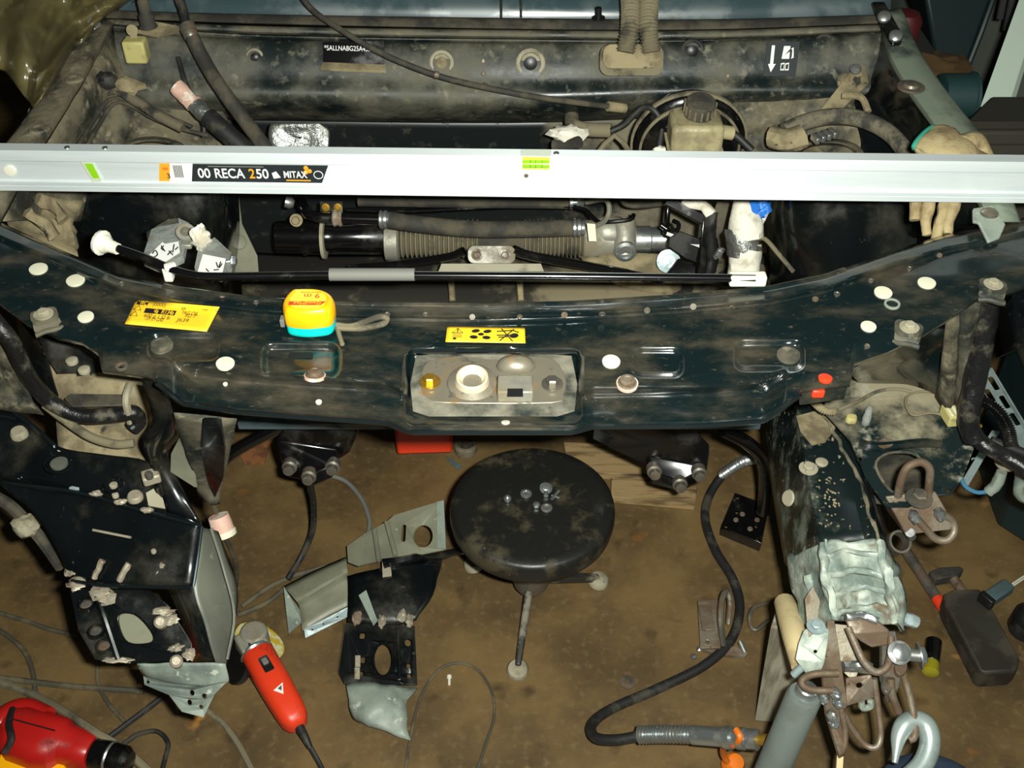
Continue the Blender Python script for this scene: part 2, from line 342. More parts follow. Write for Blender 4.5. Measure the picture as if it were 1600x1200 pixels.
M['primerd'] = mat('dull_olive_primer', srgb(98, 100, 88), 0.42, c2=srgb(76, 78, 70), scale=9, lo=0.36, hi=0.68, c3=srgb(128, 126, 110), s3=45, lo3=0.64, hi3=0.76)
M['wornpaint'] = mat('worn_dusty_recess_paint', srgb(34, 42, 40), 0.35, c2=srgb(132, 128, 112), r2=0.8, scale=16, lo=0.34, hi=0.7, c3=srgb(120, 88, 48), s3=30, lo3=0.62, hi3=0.76)
_nt = M['alu'].node_tree; _b = _nt.nodes['Principled BSDF']; _b.inputs['Anisotropic'].default_value = 0.8; _b.inputs['Anisotropic Rotation'].default_value = 0.25; _cx = _nt.nodes.new('ShaderNodeCombineXYZ'); _cx.inputs[0].default_value = 1.0
_nt.links.new(_cx.outputs[0], _b.inputs['Tangent'])
# ================================================================ setting
mk('floor', box((0.3, 2.2, -0.03), (6.4, 6.4, 0.06)), M['floor'], kind='structure', smooth=0)
mk('wall_right', box((1.33, 2.4, 1.25), (0.1, 6.0, 2.5)), M['wallgrey'], kind='structure', smooth=0)
mk('wall_back', box((0.3, 5.4, 1.25), (6.4, 0.1, 2.5)), M['walldark'], kind='structure', smooth=0)
mk('wall_left', box((-2.9, 2.4, 1.25), (0.1, 6.0, 2.5)), M['walldark'], kind='structure', smooth=0)
# ================================================================ car body shell
car = T('car_body', 'stripped dark green car front body shell with empty engine bay', 'car', (0, 1.6, 0))
def row(pts, y): return [V(px, py, y) for px, py in pts]
XS = (150, 400, 800, 1100, 1392)
def rowv(ys, Y): return row(list(zip(XS, ys)), Y)
ws = mk('windscreen', loft([rowv((-60, -45, -40, -40, -55), 2.02), rowv((15, 22, 28, 30, 22), 1.935)], 6, 1), M['windscreen'], car, solid=0.005, label='dusty blue-grey windscreen lower edge')
for px in (783, 814): mk('joint_strip', tube([V(px, -30, 1.985), V(px, 27, 1.93)], 0.0022, 6), M['rubberc'], ws)
mk('wiper_pivot', join(cyl(V(935, 28, 1.93), V(935, 12, 1.93), 0.006), cyl(V(935, 30, 1.93), V(935, 27, 1.93), 0.012)), M['black'], car)
mk('scuttle_seal', loft([rowv((15, 22, 28, 30, 22), 1.935), rowv((17, 25, 32, 33, 25), 1.92), rowv((26, 34, 43, 44, 34), 1.905), rowv((28, 38, 46, 47, 37), 1.91)], 6, 3), M['rubber'], car, solid=0.004)
mk('scuttle_lip', loft([rowv((28, 40, 46, 47, 37), 1.905), rowv((30, 42, 49, 50, 40), 1.893), rowv((36, 50, 57, 58, 47), 1.888), rowv((38, 54, 61, 62, 50), 1.90)], 6, 3), M['paintd'], car, solid=0.003)
bh = mk('bulkhead', loft([rowv((38, 54, 61, 62, 50), 1.90), rowv((48, 62, 68, 66, 54), 1.905), rowv((52, 68, 73, 70, 57), 1.885), rowv((85, 95, 100, 98, 88), 1.862),
    rowv((122, 122, 128, 124, 118), 1.845), rowv((150, 145, 150, 140, 142), 1.825), rowv((168, 160, 166, 152, 156), 1.832), rowv((178, 178, 182, 170, 172), 1.875), rowv((182, 186, 190, 180, 182), 1.935)], 8, 4),
    mat('bulkhead_upper_paint', srgb(20, 29, 29), 0.35, c2=srgb(98, 95, 80), r2=0.9, scale=8, lo=0.38, hi=0.72, c3=srgb(126, 122, 104), s3=50, lo3=0.54, hi3=0.82, bump=0.1), car, solid=0.003, label='dusty dark bulkhead across the back of the engine bay')
mk('lower_bulkhead', loft([rowv((180, 184, 188, 178, 180), 1.94), rowv((230, 236, 240, 236, 230), 1.945), rowv((330, 330, 330, 330, 330), 1.95), rowv((420, 420, 420, 420, 420), 1.955)], 8, 4), M['firewall'], car, solid=0.003)
# pressed letters on the lower bulkhead
text('LKD', V(572, 203, 1.941), X3, Z3, 0.016, M['paintd'], car, name='pressed_lettering'); text('2', V(572, 216, 1.941), X3, Z3, 0.012, M['paintd'], car, name='pressed_lettering')
# holes and grommets on the bulkhead face
def vring(px, py, r, y, m, parent, name, ry=None, depth=0.006):
    o = V(px, py, y); ax = Vector((0, -1, 0.35))
    return mk(name, lathe([(r*1.35, -0.004), (r*1.35, 0.001), (r*1.2, 0.003), (r, 0.002), (r*0.9, -depth*0.5)], o, ax, 20), m, parent)
def yb(px, py): return pl(py, [(50, 1.90), (70, 1.887), (100, 1.862), (125, 1.846), (150, 1.826)])-0.004
for px, py, r in ((398, 90, 0.012), (690, 98, 0.016), (829, 99, 0.019), (1082, 80, 0.016), (1287, 70, 0.014)):
    g = vring(px, py, r, yb(px, py), M['tancl'] if px in (690, 829, 398) else M['rubberc'], bh, 'grommet')
    o = V(px, py, yb(px, py)-0.004)
    mk('grommet_centre', lathe([(r*0.62, -0.002), (r*0.62, 0.001), (r*0.3, 0.003)], o, (0, -1, 0.35), 16), M['black'] if px != 690 else M['tan'], bh)
for px, py in ((755, 95), (755, 115), (1275, 118), (1137, 118)):
    mk('spot_patch', rumple(lathe([(0.004, 0), (0.003, 0.002)], V(px, py, yb(px, py)), (0, -1, 0.4), 10), 0.001, 200), M['rust'], bh)
# number plate recess and stamped number
vp = mk('number_plate', sheet([V(505, 66, 1.872), V(600, 64, 1.872), V(600, 101, 1.852), V(505, 97, 1.852)], th=0.004), M['blackg'], bh, label='black plate stamped with the chassis number')
mk('plate_ledge', sheet([V(505, 97, 1.85), V(602, 101, 1.85), V(603, 110, 1.835), V(500, 106, 1.835)], th=0.006), M['tan'], bh)
ex = V(580, 77, 1.86)-V(505, 75, 1.86)
text('*SALLNABG25A452', V(543, 76, 1.864), ex, V(543, 60, 1.87)-V(543, 90, 1.855), 0.0085, M['whiteink'], vp, width=ex.length*0.97)
# fuel warning decal
d = [V(1199, 66, 1.872), V(1250, 65, 1.872), V(1243, 119, 1.836), V(1192, 119, 1.836)]
dc = mk('fuel_decal', sheet(d, th=0.002), M['labelblack'], bh, label='black decal with white arrow, crossed-out fuel pump and open book')
dy = (V(1222, 66, 1.871)-V(1218, 119, 1.835)).normalized(); dn = X3.cross(dy).normalized()
def D(px, py): return V(px, py, pl(py, [(66, 1.8705), (119, 1.8345)]))+dn*0.0005
def dpoly(name, pts, m=M['whiteink']): mk(name, sheet([D(*p) for p in pts], th=0.0004), m, dc, smooth=0)
dpoly('arrow', [(1206, 71), (1211, 71), (1208, 100), (1212, 100), (1204, 113), (1200, 100), (1203, 100)])
dpoly('pump', [(1225, 72), (1235, 72), (1233, 92), (1221, 92)]); dpoly('pump_nozzle', [(1236, 76), (1240, 74), (1240, 90), (1236, 92), (1237, 88), (1238, 78)])
dpoly('strike_line', [(1217, 93), (1219, 95), (1241, 74), (1239, 72)], M['labelblack'])
for s in (0, 1): dpoly('book_page', [(1220+s*7, 99), (1226+s*7, 98), (1225+s*7, 110), (1219+s*7, 110)])
for s in (0, 1): dpoly('book_inner', [(1221+s*7, 101), (1225+s*7, 100), (1224+s*7, 108), (1220+s*7, 108)], M['labelblack'])
# ---- left inner wing
lw = mk('inner_wing', rumple(loft([
    UL([(172, 40, .985), (120, 120, .965), (60, 205, .95), (20, 262, .93), (-40, 345, .91)]),
    UL([(185, 70, .955), (140, 140, .94), (92, 215, .92), (60, 270, .90), (20, 345, .88)]),
    UL([(215, 95, .92), (175, 165, .89), (130, 225, .86), (105, 275, .84), (80, 345, .80)]),
    UL([(262, 110, .90), (235, 175, .85), (200, 215, .83), (180, 250, .82), (130, 345, .74)])], 6, 5), 0.004, 22, 3), M['dust'], car, solid=0.003, label='dust-caked left inner wing')
lr = mk('wing_rail', rumple(loft([
    UL([(148, 25, .985), (95, 105, .965), (35, 190, .95), (-5, 245, .935), (-70, 340, .91)]),
    UL([(152, 25, .995), (99, 102, .975), (40, 188, .96), (0, 244, .945), (-62, 340, .92)]),
    UL([(176, 34, .995), (128, 118, .975), (72, 206, .96), (34, 262, .945), (-14, 345, .92)]),
    UL([(180, 40, .975), (134, 124, .955), (80, 212, .94), (44, 268, .925), (0, 350, .90)])], 6, 2), 0.002, 18), M['dust'], car, solid=0.003, label='dusty left wing mounting rail')
mk('bolt', hexbolt(U(145, 40, .995), Vector((0.3, -0.6, 1)), 0.009, 0.014), M['steel'], lr)
for px, py, z in ((115, 122, .975), (62, 250, .953), (60, 200, .962)): mk('dimple', lathe([(0.016, -0.003), (0.014, 0.001), (0.008, 0.0015), (0.006, 0)], U(px, py, z), Z3, 16), M['dust'], lr)
mk('inner_panel', rumple(loft([
    VL([(180, 60, 1.88), (260, 95, 1.87), (330, 110, 1.85)]),
    UL([(190, 130, .90), (262, 150, .87), (345, 165, .85)]),
    UL([(200, 190, .85), (290, 200, .83), (375, 215, .80)]),
    UL([(190, 250, .82), (300, 250, .80), (390, 255, .77)])], 6, 5), 0.004, 20, 5), M['dust'], car, solid=0.003)
# strut towers
def tower(px, py, rx, ry, z, mt):
    t = mk('strut_tower', loft([uell(px, py+6, rx*1.45, ry*1.7, z-0.05, 28)+[uell(px, py+6, rx*1.45, ry*1.7, z-0.05, 28)[0]],
        uell(px, py, rx*1.25, ry*1.35, z-0.008, 28)+[uell(px, py, rx*1.25, ry*1.35, z-0.008, 28)[0]],
        uell(px, py, rx*1.05, ry*1.08, z, 28)+[uell(px, py, rx*1.05, ry*1.08, z, 28)[0]],
        uell(px, py, rx, ry, z-0.004, 28)+[uell(px, py, rx, ry, z-0.004, 28)[0]],
        uell(px, py+3, rx*0.9, ry*0.9, z-0.02, 28)+[uell(px, py+3, rx*0.9, ry*0.9, z-0.02, 28)[0]]], 1, 2), mt, car, solid=0.003)
    mk('mount_cup', lathe([(0.001, 0), (0.05, 0.001), (0.06, -0.01)], U(px, py+6, z-0.03), Z3, 24), M['tan'], t)
    return t
tower(238, 236, 42, 17, .845, M['dust']); tower(1292, 240, 46, 18, .84, M['dust'])
# dark front faces of the towers and the box sections behind the lock panel
mk('tower_front', rumple(loft([VL([(60, 285, 1.68), (130, 285, 1.66), (240, 285, 1.64), (335, 285, 1.66), (372, 285, 1.74)]), VL([(90, 345, 1.66), (140, 345, 1.63), (240, 345, 1.62), (340, 345, 1.64), (375, 345, 1.74)]),
    VL([(120, 440, 1.64), (160, 450, 1.61), (240, 460, 1.60), (335, 460, 1.62), (365, 450, 1.72)])], 5, 4), 0.003, 12), M['paintb'], car, solid=0.003, label='black front face of the left strut tower')
mk('stiffener', sheet(VL([(358, 300, 1.76), (372, 300, 1.76), (378, 350, 1.75), (402, 400, 1.74), (404, 425, 1.73), (366, 430, 1.73), (352, 380, 1.74)]), th=0.003), M['primero'], car, label='bare olive stiffener plate')
mk('stiffener_hole', lathe([(0.014, 0), (0.013, 0.002), (0.010, 0.001)], V(374, 378, 1.738), (0, -1, 0.5), 18), M['primero'], car)
mk('tower_front', rumple(loft([VL([(1195, 295, 1.74), (1225, 290, 1.66), (1300, 290, 1.62), (1400, 290, 1.62), (1440, 290, 1.66)]), VL([(1195, 345, 1.74), (1225, 345, 1.64), (1300, 345, 1.60), (1400, 345, 1.60), (1440, 345, 1.64)]),
    VL([(1200, 445, 1.70), (1235, 455, 1.62), (1300, 455, 1.57), (1390, 450, 1.57), (1430, 440, 1.6)])], 5, 4), 0.003, 12, 4), M['paintb'], car, solid=0.003, label='black front face of the right strut tower')
# ---- right inner wing
rw = mk('inner_wing', rumple(loft([
    UL([(1385, 45, .985), (1420, 120, .965), (1465, 190, .95), (1510, 265, .93), (1560, 345, .90)]),
    UL([(1372, 70, .955), (1400, 140, .93), (1440, 205, .90), (1478, 280, .87), (1515, 360, .83)]),
    UL([(1350, 95, .92), (1372, 160, .89), (1405, 215, .86), (1430, 280, .82), (1450, 370, .74)]),
    UL([(1320, 110, .90), (1330, 165, .87), (1345, 215, .84), (1345, 280, .80), (1340, 370, .7)])], 6, 5), 0.004, 22, 8), M['paintb'], car, solid=0.003, label='dusty dark right inner wing')
mk('inner_panel', rumple(loft([VL([(1150, 150, 1.85), (1240, 135, 1.86), (1345, 112, 1.86)]), UL([(1140, 190, .84), (1235, 175, .86), (1335, 160, .88)]), UL([(1150, 225, .80), (1240, 215, .81), (1350, 205, .85)]),
    UL([(1160, 265, .77), (1250, 265, .79), (1370, 262, .82)])], 6, 5), 0.004, 20, 9), M['dust'], car, solid=0.003)
rr_ = mk('wing_rail', rumple(loft([
    UL([(1374, 22, .975), (1392, 100, .955), (1440, 178, .94), (1492, 250, .925), (1540, 350, .905)]),
    UL([(1376, 18, .995), (1394, 92, .975), (1444, 172, .96), (1498, 245, .945), (1545, 345, .925)]),
    UL([(1406, 12, .995), (1438, 85, .975), (1490, 160, .96), (1546, 232, .945), (1592, 345, .925)]),
    UL([(1408, 14, .975), (1440, 90, .955), (1494, 166, .94), (1550, 240, .925), (1596, 350, .905)])], 6, 2), 0.0015, 18, 2),
    mat('wing_rail_paint', srgb(44, 54, 50), 0.3, c2=srgb(116, 126, 110), r2=0.5, scale=9, lo=0.36, hi=0.58, c3=DUST, s3=40, lo3=0.60, hi3=0.76), car, solid=0.003, label='scuffed grey-green right wing mounting rail')
hg = mk('bonnet_hinge', sheet(UL([(1364, 2, 1.02), (1382, 2, 1.02), (1412, 56, .985), (1408, 69, .985), (1395, 69, .985), (1380, 44, 1.0)]), th=0.006), M['blackg'], car, bevel=0.002, label='black bonnet hinge plate')
for px, py, z in ((1381, 28, 1.01), (1399, 58, .992)): mk('bolt', lathe([(0.011, 0), (0.011, 0.006), (0.007, 0.009)], U(px, py, z), Vector((-0.2, -0.6, 1)), 16), M['steel'], hg)
mk('washer', lathe([(0.022, 0), (0.022, 0.003), (0.014, 0.004), (0.012, 0.008), (0.004, 0.009)], U(1423, 137, .972), Z3, 20), M['steeld'], rr_)
cl = mk('wing_clip', sheet(UL([(1521, 325, .935), (1552, 320, .935), (1572, 350, .925), (1562, 372, .915), (1545, 378, .915), (1530, 348, .925), (1522, 346, .93)]), th=0.006), M['primer'], rr_, bevel=0.002)
mk('clip_bolt', lathe([(0.012, 0), (0.012, 0.003), (0.008, 0.006), (0.003, 0.007)], U(1546, 334, .938), Z3, 18), M['steeld'], rr_)
# ================================================================ bonnet lock panel
BK = [(-60, 322), (0, 347), (100, 392), (185, 428), (280, 448), (400, 464), (540, 471), (760, 474), (900, 470), (1060, 460), (1200, 447), (1290, 428), (1400, 390), (1480, 365), (1560, 350), (1660, 325)]
FR = [(-60, 448), (0, 478), (45, 512), (95, 532), (130, 540), (156, 558), (159, 583), (235, 593), (248, 602), (285, 632), (370, 645), (500, 655), (605, 662), (640, 677), (895, 677), (925, 668), (1100, 667), (1190, 660), (1210, 648), (1252, 616), (1328, 606), (1334, 572), (1385, 555), (1440, 530), (1530, 470), (1580, 462), (1660, 436)]
def rr_mask(px, py, x0, x1, y0, y1, r, soft):
    cx, cy = (x0+x1)/2, (y0+y1)/2; dx = abs(px-cx)-((x1-x0)/2-r); dy = abs(py-cy)-((y1-y0)/2-r)
    dd = math.hypot(max(dx, 0), max(dy, 0))+min(max(dx, dy), 0)-r
    return 1-sst(dd, -soft, 0)
POCK = [(405, 534, 534, 594, 0.008), (983, 1073, 540, 594, 0.008), (1142, 1262, 528, 584, 0.008), (226, 348, 517, 568, 0.007)]
def pz(px, py):
    b = pl(px, BK); f = pl(px, FR); d = py-b; s = f-py; k = abs(px-790)/790
    z = .872+.035*k*k-.00012*max(0, d-30)
    z += .014*(1-sst(d, 20, 31))*(1-.5*sst(k, .7, .95)) - .016*(1-sst(d, 0, 6))
    sh = sst(px, 255, 310)*(1-sst(px, 1185, 1245)); z -= .024*sh*(1-sst(s, 48, 66))
    z -= .018*sh*sst(px, 900, 940)*0
    for x0, x1, y0, y1, dp in POCK: z -= dp*rr_mask(px, py, x0, x1, y0, y1, 20, 15)
    m = rr_mask(px, py, 628, 914, 543, 668, 20, 14); z = lerp(z, .822, m)
    lipw = 7 if 250 < px < 1245 else 4
    z -= .022*(1-sst(s, -1, lipw))
    if px < 240 or px > 1252: z -= .006*(1-sst(s, 0, 40))*sst(abs(px-745), 480, 520)
    z += .0012*noise.noise(Vector((px*.02, py*.03, 0)))
    return z
xs_ = [-56+3.4*i for i in range(int(1712/3.4)+1)]
nr = 74; rows_ = []
for j in range(nr+1):
    t = j/nr; r = []
    for px in xs_:
        py = lerp(pl(px, BK), pl(px, FR), t); r.append(U(px, py, pz(px, py)))
    rows_.append(r)
lock = T('bonnet_lock_panel', 'long dark green bonnet lock panel with yellow stickers across the car front', 'car panel', (0, 1.15, 0))
pan = mk('panel', grid(rows_), M['paint'], lock, smooth=50, solid=0.0025)
def edge_bead(name, x0, x1, fn, r, dz, m_=None):
    xs = [x0+(x1-x0)*i/90 for i in range(91)]; mk(name, tube([U(px, fn(px), pz(px, fn(px))+dz) for px in xs], r, 8, 1), m_ or M['paint'], lock)
edge_bead('front_lip', 244, 1250, lambda x: pl(x, FR)-2.0, .0042, .004, M['edge']); edge_bead('back_swage', 255, 1320, lambda x: pl(x, BK)+5, .0048, -.001); edge_bead('back_swage', 255, 1300, lambda x: pl(x, BK)+27, .004, -.0012)  # lip bead carries a painted flash highlight; swage beads keep the panel paint
mk('recess_edge', tube([U(px, 547+(3 if px in (640, 905) else 0), .856) for px in (640, 648, 700, 780, 850, 897, 905)], .0045, 8, 3), M['edge'], lock)  # painted highlight along the top edge of the recess
def onp(px, py, dz=0.0): return U(px, py, pz(px, py)+dz)
def pnorm(px, py):
    a = onp(px+3, py)-onp(px-3, py); b = onp(px, py-3)-onp(px, py+3); return a.cross(b).normalized()
for px, py, r in ((60, 420, .0125), (118, 438, .0125), (134, 495, .0105), (352, 568, .0118), (955, 565, .0118), (1380, 457, .0122), (1448, 442, .0122), (1357, 510, .0102), (790, 660, .0055), (667, 636, .0065), (865, 639, .0065), (498, 628, .004), (352, 600, .003)):
    mk('hole_plug', lathe([(r, -.002), (r, .0008), (r*.8, .0012)], onp(px, py, .001), pnorm(px, py), 20), M['cream'], lock)
for px, py, r in ((605, 491, .004), (665, 491, .004), (738, 495, .004), (812, 495, .004), (882, 492, .0045), (941, 491, .0048), (1011, 485, .0045), (1083, 479, .0045), (1143, 480, .0042), (1274, 467, .0045), (1308, 459, .0045), (1361, 438, .004), (1421, 419, .004), (1468, 399, .004), (347, 463, .004), (400, 472, .004), (1355, 541, .004), (190, 443, .004)):
    mk('spot_weld', lathe([(r, -.001), (r*.95, .0009), (r*.6, .0009), (r*.45, .0002)], onp(px, py, .001), pnorm(px, py), 12), M['steeld'], lock)
mk('hole_ring', ring([(.011, -.001), (.0105, .0015), (.008, .0016), (.0075, .0)], onp(1394, 475, .0005), pnorm(1394, 475), 20), M['primer'], lock)
# bolts with coloured washers
for px, py in ((492, 587), (980, 599)):
    n = pnorm(px, py); o = onp(px, py, .0)
    b = mk('stop_bolt', lathe([(.0125, -.002), (.0125, .002), (.0105, .003), (.010, .007), (.006, .0085), (.005, .007), (.002, .007)], o, n, 14), M['rust'], lock)
    mk('washer', lathe([(.014, -.003), (.014, .001), (.010, .0015)], o, n, 20), M['pinkp'], b)
for px, py in ((252, 540), (1232, 555)):
    mk('blanking_disc', lathe([(.0155, -.001), (.015, .0015), (.0125, .0016), (.012, .0008), (.002, .0006)], onp(px, py, .001), pnorm(px, py), 28), M['paintd'], lock, label='pressed round blanking disc')
mk('slot', prism(rrect(onp(470, 555, .0006), X3, Y3, .032, .012, .004), (0, 0, -.0004)), M['ink'], lock)
lug = [(180, 575, .006)]
mk('lug_hole', lathe([(.008, -.001), (.008, .002), (.005, .002), (.004, -.001)], onp(190, 573, .001), Z3, 16), M['steeld'], lock)
rb = mk('lug_block', prism([onp(px, py, .004) for px, py in ((1250, 582), (1290, 574), (1326, 580), (1325, 606), (1252, 616))], (0, 0, -.02)), M['paint'], lock, bevel=.003)
mk('red_screw', lathe([(.009, 0), (.009, .003), (.006, .005)], onp(1289, 593, .006), Z3, 12), M['red'], rb)
mk('red_tab', box(U(1278, 614, .85), (.016, .008, .012)), M['red'], rb, bevel=.002)
# clamps at the ends
def clamp(px, py, ang):
    o = onp(px, py, .002); ex = Vector((math.cos(ang), math.sin(ang), 0)); ey = Vector((-ex.y, ex.x, 0))
    c = mk('wing_clamp', rumple(join(sheet(rrect(o+Z3*.006, ex, ey, .036, .026, .009), th=.006), sheet(rrect(o-ey*.012-Z3*.001, ex, ey*.8+Z3*.5, .034, .018, .006), th=.005), tube([o+ex*.017-ey*.020-Z3*.008, o-ey*.022-Z3*.006, o-ex*.017-ey*.020-Z3*.008], .004, 8)), .002, 60), M['paintd'], lock, bevel=.0015)
    mk('clamp_bolt', hexbolt(o+Z3*.006, Z3, .008, .007, .013), M['tancl'], c)
clamp(70, 497, .5); clamp(1419, 517, -.35); clamp(1550, 450, -.25)
# latch pressing in the middle
def zl(px, py): return .8255+.004*rr_mask(px, py, 655, 885, 553, 632, 24, 8)
mk('recess_floor', sheet([U(px, py, .8275) for px, py in ((650, 556), (700, 552), (840, 552), (893, 556), (902, 600), (898, 640), (870, 648), (670, 648), (645, 640), (641, 600))], th=.003), M['wornpaint'], lock)
lp = mk('latch_plate', sheet(cr([U(px, py, .8285) for px, py in ((662, 572), (680, 561), (720, 556), (770, 562), (830, 556), (866, 562), (884, 590), (880, 616), (862, 629), (700, 629), (668, 622), (657, 602))], 3, True), th=.004), M['ruststeel'], lock, bevel=.0015, label='worn bare-steel bonnet latch plate')
mk('striker_funnel', lathe([(.0235, -.002), (.022, .006), (.021, .010), (.019, .011), (.016, .007), (.012, -.001), (.006, -.004)], U(738, 596, .831), Vector((0, -.15, 1)), 28), mat('bright_worn_steel', srgb(214, 204, 178), .4, .3, c2=srgb(160, 120, 60), scale=60, lo=.58, hi=.66), lp)
mk('funnel_flange', lathe([(.034, -.001), (.032, .004), (.024, .008), (.022, .002)], U(738, 600, .829), Vector((0, -.15, 1)), 28), M['ruststeel'], lp)
mk('latch_hump', blob(U(806, 572, .832), (.026, .016, .016), .05, 2), M['ruststeel'], lp)
mk('latch_box', box(U(805, 607, .836), (.046, .034, .018)), M['alud'], lp, bevel=.002)
mk('latch_opening', box(U(805, 611, .8452)+Vector((0, -.003, 0)), (.020, .015, .0008)), M['ink'], lp)
for px, py, m_ in ((672, 597, M['gold']), (863, 600, M['steeld'])):
    mk('latch_bolt', hexbolt(U(px, py, .831), Z3, .0085, .010, .014), m_, lp)
# stickers
SQ = {}; KEEP = []
def stk(name, quad, m_, label, lift=.002):
    P = [onp(px, py, lift) for px, py in quad]; Q = [Vector((px, py, 0)) for px, py in quad]; R_ = []
    for j in range(7):
        R_.append([])
        for i in range(17):
            u = i/16; v = j/6; q = Q[0].lerp(Q[1], u).lerp(Q[3].lerp(Q[2], u), v); R_[-1].append(onp(q.x, q.y, lift))
    o = mk(name, grid(R_), m_, lock, label=label, solid=.0006); SQ[id(P)] = (Q, lift); KEEP.append(P); return o, P
so, P = stk('warning_sticker', [(213, 468), (343, 480), (323, 518), (195, 506)], M['sticker'], 'yellow air-conditioning sticker with black print')
def bil(P, u, v):
    Q, lift = SQ[id(P)]; q = Q[0].lerp(Q[1], u).lerp(Q[3].lerp(Q[2], u), v); return onp(q.x, q.y, lift+.0006)
def patch(name, P, u0, u1, v0, v1, m_, parent, lift=.0006):
    n = (P[1]-P[0]).cross(P[0]-P[3]).normalized(); return mk(name, sheet([bil(P, u, v)+n*lift for u, v in ((u0, v0), (u1, v0), (u1, v1), (u0, v1))], th=.0003), m_, parent, smooth=0)
patch('print_block', P, .03, .16, .07, .20, M['ink'], so); patch('print_block', P, .16, .53, .31, .50, M['ink'], so)
exs, eys = P[1]-P[0], P[0]-P[3]
for u, v, t_, h in ((.345, .405, 'R134a  R134a', .009), (.095, .135, 'NRC', .008)): text(t_, bil(P, u, v), exs, eys, h, M['sticker'], so, lift=.0009, width=exs.length*(.33 if u > .2 else .11))
for u, v, t_, wd in ((.70, .36, 'PAG OIL', .20), (.72, .46, 'RD 7', .12), (.25, .60, '600 g', .14), (.42, .62, '1.32 lb', .14), (.30, .72, 'SYSTEM 12 V CLASS', .26), (.66, .66, 'J639', .14), (.60, .18, 'o', .05), (.85, .12, 'max', .08), (.30, .13, '(OOOO)', .15)):
    text(t_, bil(P, u, v), exs, eys, .007, M['greyink'], so, lift=.0007, width=exs.length*wd)
for u, v in ((.07, .36), (.06, .60)):
    c_ = bil(P, u, v); mk('hazard_mark', tube([c_+exs.normalized()*.006*math.cos(a)+eys.normalized()*.006*math.sin(a)+Z3*.0008 for a in (1.57, 3.67, 5.76)], .0006, 5, 1, True), M['ink'], so)
so2, P = stk('fan_sticker', [(699, 510), (820, 512), (821, 536), (696, 534)], M['sticker'], 'narrow yellow sticker with fan warning symbols', .003)
exs, eys = (P[1]-P[0]).normalized(), (P[0]-P[3]).normalized(); n2 = exs.cross(eys)
def ell2(P, u, v, a, b, rot, name, m_, par):
    c_ = bil(P, u, v)+n2*.0007; q = [c_+exs*(a*math.cos(k)*math.cos(rot)-b*math.sin(k)*math.sin(rot))+eys*(a*math.cos(k)*math.sin(rot)+b*math.sin(k)*math.cos(rot)) for k in [2*math.pi*i/14 for i in range(14)]]
    mk(name, sheet(q, th=.0003), m_, par, smooth=0)
for u, v in ((.37, .28), (.52, .30), (.35, .68), (.51, .70)): ell2(P, u, v, .0055, .0032, .2 if v < .5 else -.1, 'fan_blade', M['ink'], so2)
ell2(P, .44, .49, .004, .0026, 0, 'fan_hub', M['ink'], so2); ell2(P, .86, .55, .006, .0045, .2, 'hand_palm', M['ink'], so2)
tri = [bil(P, u, v)+n2*.0008 for u, v in ((.14, .15), (.07, .42), (.21, .42))]; mk('warning_triangle', tube(tri, .0007, 5, 1, True), M['ink'], so2)
mk('warning_mark', tube([bil(P, .14, .22)+n2*.0008, bil(P, .14, .38)+n2*.0008], .0007, 5, 1), M['ink'], so2)
for v in (.5, .6, .7): mk('print_line', tube([bil(P, .08, v)+n2*.0006, bil(P, .20, v)+n2*.0006], .0005, 5, 1), M['greyink'], so2)
ell2(P, .11, .80, .0025, .0018, 0, 'print_dot', M['ink'], so2)
for a, b in (((.64, .30), (.84, .22)), ((.64, .55), (.86, .52)), ((.70, .12), (.84, .92)), ((.86, .15), (.68, .9)), ((.66, .68), (.8, .62)), ((.84, .2), (.92, .35))):
    mk('print_line', tube([bil(P, *a)+n2*.0008, bil(P, *b)+n2*.0008], .0008, 5, 1), M['ink'], so2)
# ================================================================ front structure, left side of the picture
def disc(name, px, py, z, r, m_, parent, h=.004, ax=Z3): return mk(name, lathe([(r, -.004), (r, h*.4), (r*.8, h), (r*.2, h*1.05)], U(px, py, z), ax, 18), m_, parent)
pb = mk('apron_plate', sheet(UL([(58, 500, .78), (110, 535, .74), (152, 560, .72), (160, 582, .70), (90, 584, .70), (62, 540, .74)]), th=.003), M['paintb'], car)
for px, py in ((112, 563), (131, 577)): disc('plug', px, py, .728, .009, M['tancl'], pb, .002)
mk('arch_liner', rumple(loft([UL([(60, 560, .68), (150, 580, .68), (250, 592, .68)]), UL([(75, 610, .655), (150, 612, .66), (240, 618, .655)]), UL([(85, 640, .61), (150, 643, .61), (232, 648, .61)]),
    UL([(90, 690, .565), (160, 695, .56), (235, 700, .56)]), UL([(100, 745, .52), (170, 750, .52), (250, 758, .52)])], 6, 5), .004, 18, 4), M['tan'], car, solid=.003, label='mud-caked left wheel arch panel')
mk('arch_recess', prism([U(px, py, .669) for px, py in ((100, 622), (110, 615), (192, 616), (195, 632), (112, 634))], (0, 0, -.004)), M['rubber'], car, bevel=.002)
mk('arch_strap', tube(UL([(203, 600, .68), (197, 625, .675), (203, 655, .63), (207, 668, .61)]), .006, 8), M['tancl'], car)
lc = mk('cross_panel', loft([UL([(-30, 640, .63), (25, 645, .62), (85, 695, .60), (160, 710, .60), (230, 722, .60), (252, 760, .58)]), UL([(-30, 690, .60), (25, 700, .59), (88, 725, .585), (160, 745, .575), (230, 762, .565), (256, 780, .56)]),
    UL([(-30, 738, .57), (25, 752, .56), (90, 762, .56), (160, 780, .555), (230, 800, .55), (318, 822, .545)])], 4, 3), M['paintb'], car, solid=.003, label='black front cross panel with bolts')
mk('panel_edge', tube(UL([(22, 645, .625), (50, 665, .617), (86, 697, .605)]), .004, 8), M['edge'], lc)  # bead in the lighter paint, a painted highlight on the panel edge
